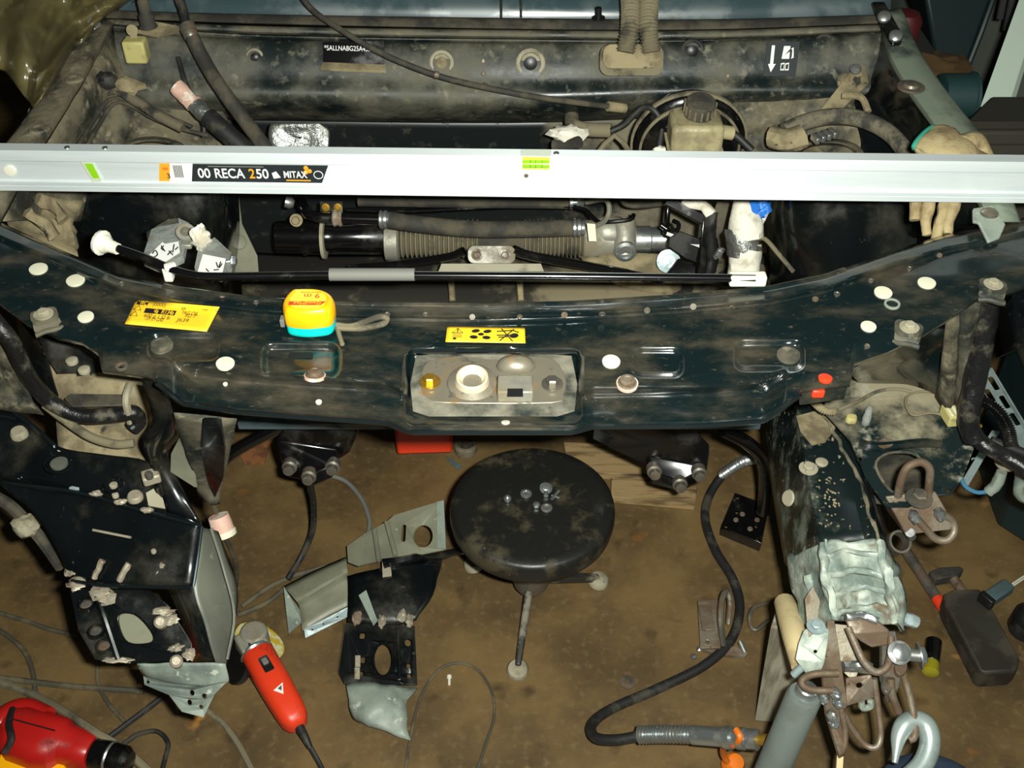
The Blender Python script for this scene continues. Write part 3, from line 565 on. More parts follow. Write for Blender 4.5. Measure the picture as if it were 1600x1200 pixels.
disc('nut', 30, 678, .612, .013, M['tancl'], lc, .008); disc('plug', 92, 723, .592, .013, M['primerd'], lc, .001); mk('plug_ring', ring([(.019, -.002), (.020, .001), (.0215, .001), (.0225, -.002)], U(92, 723, .592), Z3, 24), M['paintb'], lc); mk('plug_ring', ring([(.013, -.002), (.014, .0015), (.0155, .0015), (.0165, -.002)], U(177, 757, .577), Z3, 24), M['paintb'], lc); disc('plug', 177, 757, .577, .006, M['tancl'], lc, .001); disc('plug', 180, 773, .57, .005, M['tancl'], lc, .003); disc('plug', 211, 776, .568, .012, M['weld'], lc, .005)
mk('inner_cavity', sheet(UL([(228, 770, .566), (250, 758, .566), (262, 795, .556), (232, 790, .556)]), th=.003), M['tancl'], lc)
ck = mk('clip_nut', box(U(236, 745, .60), (.026, .022, .016), (.9, .4, 0)), M['weld'], lc, bevel=.003); disc('stud', 233, 743, .612, .006, M['steeld'], ck, .006)
for px, py in ((35, 747), (73, 751), (118, 763), (150, 772), (188, 784), (230, 797)): mk('weld_spot', rumple(blob(U(px, py, .56), (.010, .005, .004), .4, px), .001, 80), M['galv'] if px < 130 else M['weld'], lc)
mk('strut_bracket', loft([UL([(222, 596, .83), (240, 600, .832), (258, 610, .83)]), UL([(238, 655, .74), (256, 656, .745), (274, 656, .74)]), UL([(221, 690, .68), (250, 686, .69), (280, 682, .68)]), UL([(234, 722, .625), (248, 716, .63), (264, 710, .625)]),
    UL([(250, 760, .585), (268, 760, .585), (286, 764, .575)]), UL([(260, 800, .555), (287, 808, .55), (315, 820, .545)])], 3, 5), M['paintb'], car, solid=.003, label='black bracket from lock panel down to left frame rail')
mk('gusset', sheet(UL([(281, 684, .69), (299, 694, .66), (309, 762, .56), (304, 762, .565), (266, 738, .60), (267, 710, .64)]), th=.003), M['primero'], car, bevel=.001, label='bare olive gusset plate')
mk('inner_skin', rumple(loft([UL([(272, 645, .80), (320, 650, .78), (370, 652, .76)]), UL([(285, 685, .70), (325, 700, .68), (358, 705, .66)]), UL([(300, 735, .60), (325, 745, .58), (348, 750, .57)]), UL([(312, 775, .53), (328, 785, .52), (342, 785, .51)])], 4, 4), .003, 25), M['paintd'], car, solid=.002)
mk('inner_flange', sheet(UL([(318, 655, .80), (345, 655, .80), (352, 700, .70), (350, 745, .60), (336, 778, .54), (326, 760, .56), (312, 700, .68)]), th=.003), M['paintb'], car, bevel=.001)
lrail = mk('frame_rail', rumple(loft([UL([(-20, 742, .572), (60, 758, .56), (120, 767, .556), (220, 795, .55), (316, 821, .545)]), UL([(50, 800, .54), (90, 812, .535), (150, 820, .53), (230, 840, .53), (312, 850, .53)]),
    UL([(85, 855, .51), (115, 862, .51), (160, 868, .512), (230, 880, .515), (306, 884, .515)]), UL([(108, 900, .48), (128, 908, .48), (165, 914, .485), (230, 916, .49), (301, 917, .495)])], 5, 4), .0025, 25), M['paintb'], car, solid=.003, label='crumpled black left frame rail top')
for px, py in ((155, 885), (195, 890), (250, 890)): mk('weld_crack', rumple(tube(UL([(px+6, py-10, .515), (px, py, .508), (px-8, py+18, .492)]), .0045, 7), .002, 90), M['weld'], lrail)
mk('crease_line', tube(UL([(145, 828, .536), (165, 832, .536), (205, 840, .532)]), .002, 6), M['weld'], lrail)
disc('plug', 240, 861, .524, .004, M['weld'], lrail, .002)
# front end of the left rail: plate with an oval hole, torn edges
lfe = mk('rail_end_plate', sheet(UL([(105, 905, .47), (150, 920, .47), (232, 922, .47), (262, 945, .45), (300, 1005, .42), (300, 1030, .405), (200, 1037, .40), (148, 1030, .40), (122, 985, .43)]),
    [cr(UL([(186, 962, .445), (212, 960, .445), (236, 985, .43), (238, 1002, .423), (205, 1005, .423), (190, 990, .43)]), 4, True)], .004), M['paintb'], car, bevel=.0015, label='black rail end plate with an oval hole')
mk('hole_backing', sheet(UL([(170, 950, .40), (250, 950, .40), (255, 1015, .38), (180, 1015, .38)]), th=.003), M['primero'], car)
mk('end_rib', tube(UL([(150, 925, .474), (165, 970, .45), (185, 1030, .41)]), .005, 8), M['paintb'], lfe)
for px, py, z in ((135, 945, .458), (150, 987, .436), (163, 1010, .422)): mk('swirl_hole', ring([(.013, -.002), (.0125, .003), (.010, .004), (.0085, .001)], U(px, py, z), Z3, 18), M['paintb'], lfe); mk('hole_floor', lathe([(.0085, -.001), (.0085, .0008), (.005, .002), (.003, .0015)], U(px, py, z), Z3, 14), M['steeld'], lfe)
mk('rail_wall', loft([UL([(300, 915, .495), (316, 970, .45), (336, 1032, .395)]), UL([(262, 918, .47), (285, 975, .42), (300, 1034, .37)])], 4, 2), M['paintb'], car, solid=.003)
mk('rail_side', rumple(loft([UL([(315, 822, .545), (309, 870, .52), (302, 916, .495), (322, 980, .45), (338, 1034, .395)]), UL([(328, 826, .518), (334, 880, .490), (337, 930, .463), (344, 985, .426), (346, 1038, .384)]), UL([(342, 830, .49), (360, 880, .46), (372, 925, .43), (366, 980, .40), (354, 1040, .37)])], 5, 4), .002, 20), M['primerd'], car, solid=.003, label='olive grey side wall of the left frame rail')
mk('side_flange', tube(UL([(330, 826, .523), (350, 890, .49), (366, 960, .44), (355, 1030, .395)]), .0025, 6), M['primerd'], car)
mk('rail_edge', tube(UL([(112, 908, .482), (165, 915, .488), (230, 917, .493), (300, 918, .498)]), .003, 8), M['edge'], lrail); mk('rail_edge', tube(UL([(20, 756, .566), (120, 769, .559), (220, 797, .553), (315, 822, .548)]), .0028, 8), M['edge'], lrail); mk('rail_edge', tube(UL([(315, 823, .546), (309, 870, .522), (302, 916, .497)]), .0028, 8), M['edge'], lrail)  # beads painted as highlight lines along the rail edges
eb = mk('end_bracket', rumple(loft([UL([(213, 1038, .40), (260, 1036, .405), (310, 1036, .405), (352, 1040, .40)]), UL([(218, 1050, .385), (262, 1055, .385), (310, 1056, .385), (356, 1058, .38)]), UL([(224, 1058, .37), (265, 1066, .37), (310, 1072, .37), (356, 1066, .37)])], 4, 4), .003, 25), M['primer'], car, solid=.003, label='pale primed bracket with holes under the left rail end')
mk('bracket_plate', sheet(UL([(224, 1057, .372), (262, 1066, .37), (310, 1074, .37), (356, 1064, .372), (335, 1085, .355), (318, 1121, .33), (284, 1112, .335), (264, 1086, .35), (226, 1070, .362)]),
    [uell(300, 1083, 4, 5, .353, 10), uell(319, 1088, 4, 5, .350, 10), uell(296, 1098, 4, 5, .342, 10), uell(314, 1105, 3.5, 4, .338, 10), uell(231, 1066, 3, 3, .364, 8)], .003), M['primer'], eb)
for k, (px, py, z, a, b, c) in enumerate(((112, 890, .485, .014, .022, .008), (120, 912, .48, .020, .020, .010), (155, 925, .475, .018, .020, .010), (168, 935, .47, .016, .022, .012), (185, 1032, .41, .03, .008, .006), (255, 955, .455, .022, .012, .010), (268, 968, .45, .014, .016, .010), (275, 1012, .425, .014, .012, .010), (295, 1022, .415, .012, .016, .008))):
    mk('torn_metal', rumple(blob(U(px, py, z), (a*.7, b*.62, c*.35), .6, k, fq=3.0), .003, 60, k), M['weld'], car, smooth=60)
for px, py, z in ((251, 973, .455), (276, 1034, .41)): mk('rivet_stub', lathe([(.009, -.01), (.0095, .006), (.006, .010)], U(px, py, z), Vector((.2, -.5, 1)), 14), M['weld'], car)
mk('hanger_arm', tube(UL([(-20, 770, .5), (15, 790, .49), (45, 820, .47), (70, 850, .45), (95, 885, .44)]), .010, 8), M['rubber'], car); mk('hanger_boss', rumple(blob(U(42, 820, .475), (.022, .02, .016), .3, 3), .003, 40), M['tancl'], car)
# ================================================================ front structure, right side of the picture
sec = lambda l: UL(l)
rrail = mk('frame_rail', loft([sec([(1192, 630, .38), (1200, 628, .44), (1240, 620, .545), (1246, 620, .55), (1285, 620, .552), (1322, 620, .55), (1345, 640, .50)]), sec([(1207, 770, .36), (1215, 764, .42), (1256, 742, .535), (1262, 742, .54), (1304, 742, .542), (1346, 742, .545), (1368, 762, .48)]),
    sec([(1226, 880, .35), (1234, 872, .41), (1277, 850, .52), (1284, 850, .525), (1328, 848, .525), (1372, 845, .53), (1396, 866, .46)])], 2, 6), M['railp'], car, solid=.003, smooth=25, label='scraped dark right frame rail')
rend = mk('crumpled_rail_end', rumple(loft([sec([(1226, 876, .35), (1234, 868, .41), (1278, 846, .521), (1285, 848, .526), (1328, 846, .528), (1374, 843, .532), (1398, 866, .46)]), sec([(1236, 915, .345), (1242, 905, .40), (1276, 886, .50), (1290, 880, .53), (1332, 872, .512), (1380, 876, .528), (1402, 896, .46)]),
    sec([(1244, 945, .34), (1250, 940, .39), (1282, 920, .48), (1296, 914, .50), (1334, 905, .488), (1384, 908, .51), (1408, 925, .45)]), sec([(1252, 985, .335), (1258, 975, .38), (1290, 950, .465), (1302, 944, .49), (1340, 940, .462), (1388, 942, .48), (1412, 955, .43)]),
    sec([(1262, 1020, .33), (1266, 1005, .37), (1296, 985, .43), (1308, 975, .45), (1344, 972, .44), (1392, 975, .455), (1412, 985, .41)])], 4, 5), .013, 26, 6), M['crash'], car, solid=.003, label='crushed bare-metal end of the right frame rail')
for P_, r_ in (([(1284, 850, .53), (1290, 890, .53), (1298, 930, .50), (1305, 965, .47)], .006), ([(1372, 848, .535), (1384, 890, .53), (1392, 930, .50), (1398, 970, .465)], .007), ([(1290, 868, .532), (1330, 862, .53), (1376, 868, .535)], .004), ([(1296, 900, .52), (1335, 892, .515), (1384, 898, .522)], .005), ([(1302, 930, .50), (1340, 918, .49), (1388, 925, .50)], .004), ([(1306, 960, .475), (1345, 950, .465), (1394, 955, .475)], .006), ([(1262, 900, .46), (1268, 930, .44), (1276, 960, .42), (1284, 990, .41)], .006)):
    mk('crease', rumple(tube(UL(P_), r_, 8, 6), .005, 55), M['crash'], rend)
mk('rail_flap', rumple(loft([UL([(1392, 900, .52), (1410, 905, .50)]), UL([(1398, 940, .50), (1416, 948, .48)]), UL([(1402, 968, .47), (1412, 985, .45)])], 4, 4), .006, 45), M['crash'], rend, solid=.003)
mk('peeled_skin', rumple(sheet(UL([(1258, 935, .46), (1272, 915, .48), (1280, 940, .47), (1276, 985, .45), (1262, 995, .44)]), th=.003), .003, 50), M['weld'], rend)
mk('rail_ridge', rumple(tube(UL([(1288, 650, .556), (1315, 700, .552), (1345, 755, .548), (1362, 810, .54), (1378, 860, .535), (1388, 905, .515)]), .0026, 8), .005, 80), M['dust'], rrail)
mk('rail_ridge', tube(UL([(1302, 650, .552), (1330, 700, .548), (1358, 765, .54), (1380, 830, .53)]), .003, 8), M['paintb'], rrail)
mk('rail_dust_cake', rumple(sheet([U(1280+p[0], 655+p[1], .5545) for p in ((-35, -5), (0, -15), (28, -10), (25, 15), (10, 35), (-12, 40), (-30, 20))], th=.002), .002, 40), M['tan'], rrail)
b_ = mk('rail_bolt', hexbolt(U(1263, 732, .543), Z3, .009, .008, .015), M['tancl'], rrail); disc('sealant_pad', 1284, 722, .544, .010, M['tancl'], rrail, .002)
mk('scraped_patch', lathe([(.014, -.001), (.012, .0015)], U(1231, 778, .475), Vector((-1, -.3, .5)), 14), M['tancl'], rrail)
for i in range(26):
    px, py = 1285+random.gauss(14, 11), 770+random.gauss(12, 18); mk('grit', blob(U(px, py, .5425), (.0018, .0022, .0012), .5, i, 6, 4), M['tan'], rrail)
# wheel arch shelf with the big hole
hx = cr(UL([(1368, 730, .575), (1380, 712, .58), (1405, 707, .58), (1432, 712, .58), (1446, 735, .575), (1446, 765, .568), (1425, 772, .565), (1392, 768, .565)]), 3, True)
shelfm = mat('arch_shelf_paint', srgb(19, 31, 31), .3, c2=srgb(132, 124, 100), r2=.95, scale=10, lo=.42, hi=.66, grad=('Y', 1.20, 1.36, .16), c3=srgb(140, 138, 120), s3=30, lo3=.56, hi3=.74)
ash = mk('arch_shelf', sheet(UL([(1285, 640, .60), (1300, 605, .61), (1345, 580, .62), (1420, 585, .62), (1480, 615, .61), (1515, 660, .60), (1522, 700, .59), (1505, 745, .58), (1487, 772, .57), (1458, 776, .565), (1420, 792, .562), (1385, 792, .56), (1352, 745, .57), (1330, 690, .585)]),
    [hx, uell(1343, 717, 4, 4, .578, 10), uell(1482, 766, 4, 3, .571, 10), uell(1307, 623, 3, 2, .605, 8)], .003), shelfm, car, label='muddy right wheel arch shelf with large hole')
mk('hole_rim', tube([p+Z3*.001 for p in hx], .0022, 6, 1, True), M['paintd'], ash)
mk('shelf_rib', tube(UL([(1345, 693, .588), (1360, 697, .59), (1390, 697, .59), (1440, 692, .59), (1470, 695, .588)]), .008, 8), M['paint'], ash)
mk('rust_patch', rumple(sheet([U(1385+q[0], 691+q[1], .597) for q in ((-18, 2), (-4, -7), (16, -3), (8, 6), (-4, 9))], th=.002), .001, 50), M['rust'], ash)
mk('hole_pocket', loft([UL([(1355, 700, .55), (1400, 695, .55), (1455, 705, .55)]), UL([(1355, 740, .47), (1400, 740, .45), (1455, 740, .47)]), UL([(1370, 785, .52), (1400, 790, .50), (1450, 785, .52)])], 4, 4), M['rubber'], ash, solid=.002)
mk('bulb', join(lathe([(.006, 0), (.007, .012), (.006, .018)], U(1352, 662, .605), Z3, 12), lathe([(.005, .018), (.006, .026), (.003, .034)], U(1352, 662, .605), Z3, 12)), M['bag'], ash)
for px in (1328, 1332): disc('mud_lump', px, 655, .604, .007, M['relay'], ash, .006)
mk('arch_inner', rumple(loft([UL([(1325, 575, .82), (1420, 525, .84), (1510, 470, .87)]), UL([(1335, 590, .70), (1420, 560, .72), (1490, 530, .74)]), UL([(1340, 598, .63), (1420, 600, .625), (1475, 622, .62)])], 6, 5), .003, 14, 2), M['paint'], car, solid=.003)
mk('corner_post', rumple(loft([UL([(1478, 480, .86), (1492, 478, .865), (1512, 470, .86)]), UL([(1472, 560, .74), (1490, 560, .75), (1508, 556, .74)]), UL([(1462, 620, .625), (1482, 640, .635), (1502, 625, .625)])], 4, 5), .003, 20), M['dust'], car, solid=.003, label='dusty corner post')
mk('corner_post', rumple(loft([UL([(1500, 475, .87), (1518, 470, .875), (1535, 468, .87)]), UL([(1496, 560, .75), (1512, 560, .76), (1524, 556, .75)]), UL([(1488, 628, .64), (1500, 640, .65), (1514, 632, .64)])], 4, 5), .002, 20, 2), M['paintd'], car, solid=.003, label='dark painted corner post')
# ================================================================ subframe and parts below the rack
mk('subframe', rumple(loft([VL([(380, 395, 1.90), (700, 400, 1.88), (1000, 395, 1.88), (1200, 395, 1.90)]), VL([(380, 425, 1.80), (700, 425, 1.80), (1000, 415, 1.80), (1200, 425, 1.80)]), VL([(380, 470, 1.72), (700, 480, 1.70), (1000, 470, 1.70), (1210, 480, 1.72)]), VL([(380, 540, 1.66), (700, 540, 1.64), (1000, 540, 1.64), (1230, 540, 1.66)])], 8, 4), .006, 14),
    mat('subframe_dirt', srgb(36, 33, 27), .7, c2=srgb(118, 108, 84), r2=.95, scale=8, lo=.44, hi=.6, grad=('X', -.2, .2, .1), c3=srgb(26, 24, 20), s3=9, lo3=.58, hi3=.62), car, solid=.003, label='dirty subframe under the steering rack')
mk('subframe_brace', loft([VL([(905, 400, 1.77), (960, 395, 1.77), (1040, 398, 1.77), (1060, 410, 1.77)]), VL([(930, 425, 1.74), (980, 430, 1.73), (1040, 440, 1.73), (1065, 440, 1.74)]), VL([(980, 455, 1.73), (1010, 458, 1.72), (1050, 458, 1.72), (1065, 456, 1.73)])], 4, 3), M['tan'], car, solid=.004)
mk('subframe_bolt', lathe([(.022, 0), (.022, .004), (.012, .006), (.012, .012), (.006, .012), (.006, .008)], V(1044, 408, 1.725), (0, -1, .6), 20), M['galv'], car)
for px in (705, 812): mk('subframe_rib', tube(VL([(px, 440, 1.72), (px+2, 470, 1.69)]), .006, 8), M['tan'], car)
# lower arms seen under the lock panel
def arm(P, hh, bolts):
    a = mk('lower_arm', prism(UL(P), (0, 0, -hh)), M['blackg'], car, bevel=.004, label='black lower suspension arm end')
    for px, py, z in bolts:
        o = U(px, py, z); ax = Vector((0, -1, .2)); mk('arm_bolt', lathe([(.014, -.01), (.014, .006), (.010, .008), (.010, .018), (.004, .019)], o, ax, 14), M['steeld'], a)
arm([(430, 688, .36), (450, 655, .40), (560, 655, .40), (545, 690, .36), (525, 702, .34), (520, 728, .33), (480, 745, .32), (466, 732, .32), (445, 728, .32)], .03, ((453, 728, .325), (483, 743, .318), (520, 728, .325)))
arm([(925, 668, .40), (1085, 668, .40), (1110, 695, .37), (1105, 730, .33), (1068, 752, .31), (1018, 738, .315), (1012, 712, .33)], .03, ((1022, 735, .318), (1062, 755, .305), (1092, 738, .325)))
mk('lower_arm_tube', tube(UL([(330, 735, .3), (375, 700, .34), (445, 664, .38)]), .012, 8), M['blackg'], car)
mk('lower_beam', box((U(780, 662, .44)+Vector((0, .012, -.008))), (.93, .022, .016)), M['bluegrey'], car, bevel=.002, label='blue-grey lower cross beam')
mk('bent_pipe', tube(UL([(1130, 672, .40), (1165, 690, .36), (1190, 715, .30), (1196, 755, .22), (1192, 800, .12)]), .013, 12), M['blackg'], car, label='gloss black bent pipe')
# ================================================================ spirit level
A, B = U(-60, 297, .935), U(1660, 318, .935)
ex = (B-A).normalized(); A = A-ex*.10; B = B+ex*.28; ey = Z3.cross(ex).normalized(); LV0 = A.copy()
def on_level(px, v, dep=0.0):   # point on the front face of the level: column px, height v
    d = ray(px, 290); n = -ey
    # intersect with the vertical plane through A along ex, then fix the height
    k = (A-_C).dot(n)/d.dot(n); p = _C+d*k
    s = (p-A).dot(ex); return A+ex*s+Z3*v+ey*dep
lv = T('spirit_level', 'long aluminium spirit level lying across the engine bay on both wings', 'spirit level', (0, (A.y+B.y)/2, .935))
prof = [(0, 0), (0, .0075), (.0008, .0085), (0, .0095), (0, .0145), (.0012, .0158), (.003, .0165), (.003, .0475), (.0012, .0482), (0, .0495), (0, .064), (.001, .066), (.021, .066), (.022, .065), (.022, .001), (.021, 0)]
mk('bar', grid([[A+ey*a+Z3*b for a, b in prof], [B+ey*a+Z3*b for a, b in prof]], True), M['alu'], lv, smooth=30)
for nm, E in (('end_cap', A), ('end_cap', B)): mk(nm, prism([E+ey*a+Z3*b for a, b in prof], ex*(-.004 if E is A else .004)), M['black'], lv)
mk('hang_hole', lathe([(.0085, 0), (.0085, .0018), (.0065, .0022), (.001, .0022)], on_level(22, .032, .0025), -ey, 20), M['white'], lv)
vi = mk('end_vial', prism([on_level(px, v, .0022) for px, v in ((136, .0485), (154, .0485), (162, .020), (158, .0165), (146, .0165))], -ey*.0022), M['clear'], lv, bevel=.001)
mk('vial_fluid', prism([on_level(px, v, .0005) for px, v in ((142, .046), (154, .046), (159, .023), (149, .023))], -ey*.0012), M['greenfl'], vi)
cv = mk('centre_vial', prism([on_level(px, v, -.0004) for px, v in ((813, .0668), (860, .0668), (859, .040), (815, .040))], ey*.020), M['clear'], lv, bevel=.001)
mk('vial_tube', cyl(on_level(817, .056, -.0030), on_level(857, .056, -.0030), .0058), M['greenfl'], cv); mk('vial_back', prism([on_level(px, v, -.0010) for px, v in ((816, .066), (858, .066), (858, .046), (816, .046))], ey*.0006), mat('vial_yellow_green', srgb(196, 214, 60), .4), cv)
for px in (828, 836, 846): mk('vial_line', lathe([(.0060, 0), (.0060, .0006)], on_level(px, .056, -.0030), ex, 16), M['ink'], cv)
for px, v in ((822, .0335), ): mk('rivet', lathe([(.0035, 0), (.003, .001), (.0018, .0012)], on_level(px, v, .0028), -ey, 12), M['steeld'], lv)
for px in (868, 175, 117): mk('top_screw', lathe([(.0045, 0), (.004, .0012), (.002, .0014)], on_level(px, .0662, .010), Z3, 12), M['steel'], lv)
# printed label on the web
def lab(name, pts, m_, dep=.0026): return mk(name, sheet([on_level(px, v, dep) for px, v in pts], th=.0003), m_, lv, smooth=0)
lab('label_corner', [(256, .0465), (272, .0465), (266, .0175), (249, .0175)], M['orangeink']); lb = lab('label_band', [(307, .0465), (516, .0465), (503, .0175), (300, .0175)], M['labelblack'])
lab('label_white', [(272, .0465), (308, .0465), (301, .0175), (266, .0175)], M['whiteink'])
for i in range(6): lab('barcode_bar', [(276+i*2.4, .044), (277.3+i*2.4, .044), (277+i*2.4, .024), (275.7+i*2.4, .024)], M['ink'], .0022)
def ltx(t, px, v, h, wpx, m_): text(t, on_level(px, v, .0022), ex, Z3, h, m_, lb, width=(on_level(px+wpx/2, 0)-on_level(px-wpx/2, 0)).length, lift=.0002, bold=.012)
ltx('00', 322, .031, .0155, 19, M['whiteink']); ltx('RECA', 361, .031, .0155, 46, M['whiteink']); ltx('2', 396, .031, .0155, 9, M['orangeink']); ltx('50', 412, .031, .0155, 19, M['whiteink'])
ltx('MITAX', 463, .0305, .011, 36, M['whiteink']); ltx('3', 266, .026, .008, 5, M['ink']); ltx('2500', 263, .038, .004, 9, M['redink'])
lab('label_underline', [(448, .0225), (486, .0225), (486, .0205), (448, .0205)], M['orangeink'], .0022); lab('label_topline', [(330, .0435), (416, .0435), (416, .0425), (330, .0425)], M['dustwhite'], .0022)
mk('label_flower', join(*[lathe([(.0035, 0), (.003, .0002)], on_level(px, v, .0023), -ey, 10) for px, v in ((481, .042), (486, .037), (480, .035))]), M['orangeink'], lb)
mk('label_ring', tube([on_level(499+7*math.cos(a), .031+.0062*math.sin(a), .0022) for a in [i*.42 for i in range(15)]], .0006, 5, 1, True), M['whiteink'], lb)
lab('label_trowel', [(427, .033), (434, .036), (440, .026), (429, .024)], M['whiteink'], .0022)
# ================================================================ tape measure on the lock panel
zt = pz(487, 515)+.002
tm = T('tape_measure', 'yellow and turquoise tape measure standing on the lock panel', 'tape measure', U(487, 518, zt))
oc = U(487, 512, zt)+Vector((0, .002, 0))
base_o = [(-.030, -.014), (-.024, -.021), (-.004, -.025), (.016, -.023), (.029, -.018), (.033, -.004), (.031, .012), (.020, .024), (.004, .029), (-.018, .029), (-.027, .026), (-.034, .004)]
def tsec(s, z): return [oc+Vector((a*s, b*s, z)) for a, b in base_o]
def stack(L):
    R = [cr(tsec(s, z), 4, True) for s, z in L]; v, f = grid(R, True); n = len(R[0]); f.append(list(range(n))[::-1]); f.append([len(v)-n+k for k in range(n)]); return v, f
mk('lower_shell', stack([(.90, 0), (.97, .002), (1.0, .006), (1.0, .0155)]), M['teal'], tm)
mk('upper_shell', stack([(1.0, .0157), (1.03, .018), (1.03, .030), (1.0, .036), (.94, .041), (.86, .0435), (.80, .044), (.78, .0432)]), M['yellow'], tm)
mk('blade_lock', box(oc+Vector((-.036, -.006, .014)), (.006, .012, .012)), M['sleeve'], tm, bevel=.001)
fp = mk('face_plate', prism([p for p in cr(tsec(.70, .0436), 4, True)], (0, 0, .0006)), mat('pale_yellow_label', srgb(255, 214, 70), .4), tm)
text('9 m', oc+Vector((.004, .009, .0444)), (-1, 0, 0), (0, -1, 0), .010, M['redink'], fp); 
mk('label_band', prism([oc+Vector((a, b, .0443)) for a, b in ((-.024, -.003), (.024, -.003), (.018, -.011), (-.024, -.011))], (0, 0, .0002)), M['redink'], fp)
text('GoodMax', oc+Vector((0, -.007, .0446)), (-1, 0, 0), (0, -1, 0), .0055, M['sticker'], fp, width=.036); text('MEASURING', oc+Vector((.002, .0165, .0443)), (-1, 0, 0), (0, -1, 0), .0025, M['redink'], fp, width=.026)
st = [U(px, py, pz(px, py)+.006) for px, py in ((526, 508), (548, 510), (570, 503), (592, 495), (604, 497), (600, 505), (582, 510), (560, 513), (528, 512))]
mk('wrist_strap', tube(st, .0042, 8), M['dustyrub'], tm); mk('strap_tail', tube([U(px, py, pz(px, py)+.005) for px, py in ((527, 512), (531, 526), (535, 538))], .0032, 6), M['dustyrub'], tm)
# ================================================================ bonnet prop rod
pr = T('bonnet_prop_rod', 'thin black bonnet prop rod with grey sleeve along the lock panel back edge', 'prop rod', U(800, 431, .90))
mk('rod', tube(UL([(178, 386, .935), (225, 402, .928), (268, 420, .922), (300, 429, .918), (340, 432, .916), (515, 430, .913), (800, 431, .912), (1000, 433, .912), (1180, 435, .912)]), .0058, 10, 4), M['blackg'], pr)
mk('foam_sleeve', tube(UL([(515, 429, .913), (580, 429, .913), (648, 429, .913)]), .0088, 14, 2), M['sleeve'], pr)
mk('pivot_boot', join(lathe([(.008, 0), (.009, .014), (.012, .018), (.013, .024), (.018, .027), (.017, .032), (.008, .036)], U(184, 389, .934), U(150, 376, .936)-U(184, 389, .934), 14)), M['white'], pr)
mk('rod_clip', join(box(U(263, 427, .912), (.012, .012, .022)), box(U(266, 417, .925), (.016, .009, .010), (1, .4, 0))), M['white'], pr, bevel=.002)
mk('end_clip', box(U(1168, 436, .909), (.050, .016, .017)), M['white'], pr, bevel=.003)
# ================================================================ steering rack
RY = 1.80
def R(px, py, y=RY): return V(px, py, y)
rk = T('steering_rack', 'dusty steering rack with ribbed gaiters and cast aluminium housing', 'steering rack', R(740, 375))
def xl(pr_, py, n=22):   # turned part along X given as (column, radius)
    o = R(pr_[0][0], py); x0 = o.x; return lathe([(r, R(px, py).x-x0) for px, r in pr_], o, X3, n)
mk('rack_tube', xl([(432, .024), (433, .030), (476, .031), (478, .034), (503, .034), (505, .028), (524, .028), (526, .026), (604, .027)], 370), M['blackg'], rk)
mk('clamp_ring', xl([(503, .034), (504, .040), (509, .040), (510, .034)], 372), M['tancl'], rk); mk('clamp_ring', xl([(474, .031), (475, .035), (479, .035), (480, .031)], 371), M['blackg'], rk)
mk('rack_collar', xl([(601, .030), (603, .038), (622, .038), (625, .033)], 376), M['alud'], rk)
for c0, c1, nn, nm in ((626, 750, 17, 'gaiter'), (818, 915, 15, 'gaiter')):
    P_ = []
    for i in range(nn):
        a = lerp(c0, c1, i/nn); w_ = (c1-c0)/nn; P_ += [(a, .029), (a+w_*.35, .037), (a+w_*.6, .037), (a+w_*.95, .029)]
    mk(nm, xl(P_, 373), M['dustyrub'], rk, smooth=30)
mk('rack_body', xl([(745, .026), (746, .034), (822, .034), (823, .026)], 374), M['rubber'], rk)
hs = mk('housing', join(xl([(908, .030), (912, .036), (930, .038), (945, .034), (965, .032), (985, .034), (992, .030)], 374), cyl(R(975, 345), R(976, 398, 1.765), .022), blob(R(950, 362), (.045, .03, .03), .12, 5)), M['alud'], rk)
mk('pinion_cap', lathe([(.020, 0), (.020, .008), (.014, .010), (.013, .006), (.004, .006)], R(977, 391, 1.755), (0, -1, .1), 20), M['steel'], hs)
mk('input_shaft', xl([(990, .022), (992, .026), (1015, .026), (1017, .023), (1046, .023), (1047, .020)], 374), M['steel'], hs)
hz = mk('pressure_hose', tube([R(608, 344, 1.74), R(660, 351, 1.735), (R(740, 358, 1.73)), R(820, 358, 1.73), R(893, 356, 1.74)], .0155, 14), M['rubber'], rk)
for px, py in ((600, 343), (902, 356)): mk('hose_ferrule', lathe([(.013, 0), (.017, .002), (.017, .006), (.014, .008), (.017, .010), (.017, .015), (.013, .017), (.014, .022), (.010, .024)], R(px-8, py, 1.74), X3, 18), M['steel'], hz)
mk('metal_pipe', tube([R(470, 315, 1.80), R(478, 330, 1.76), R(490, 338, 1.745), R(530, 341, 1.74), R(596, 343, 1.74)], .010, 12), M['blackg'], rk)
pc = mk('pipe_clamp', lathe([(.013, 0), (.016, .003), (.013, .007), (.013, .010), (.016, .014), (.013, .017)], R(520, 341, 1.74), X3, 16), M['weld'], rk)
mk('pipe_bracket', sheet(VL([(500, 315, 1.785), (535, 315, 1.785), (535, 332, 1.77), (527, 345, 1.765), (520, 330, 1.77), (500, 330, 1.77)]), th=.003), M['black'], rk)
for px, py in ((509, 324), (528, 324)): mk('bracket_bolt', hexbolt(V(px, py, 1.765), (0, -1, .3), .005, .005), M['gold'], rk)
mk('return_pipe', tube([R(540, 328, 1.83), R(640, 330, 1.83), R(760, 324, 1.83), R(895, 322, 1.82), R(932, 345, 1.79), R(950, 347, 1.78), R(985, 343, 1.78), R(990, 335, 1.79)], .0042, 8, 3), M['blackg'], rk)
mk('return_hose', tube([R(560, 312, 1.84), R(700, 314, 1.835), R(888, 316, 1.83)], .013, 12), M['rubber'], rk); mk('hose_ferrule', lathe([(.011, 0), (.014, .003), (.014, .008), (.010, .012), (.014, .016), (.013, .022), (.008, .03)], R(888, 316, 1.83), X3, 16), M['steel'], rk)
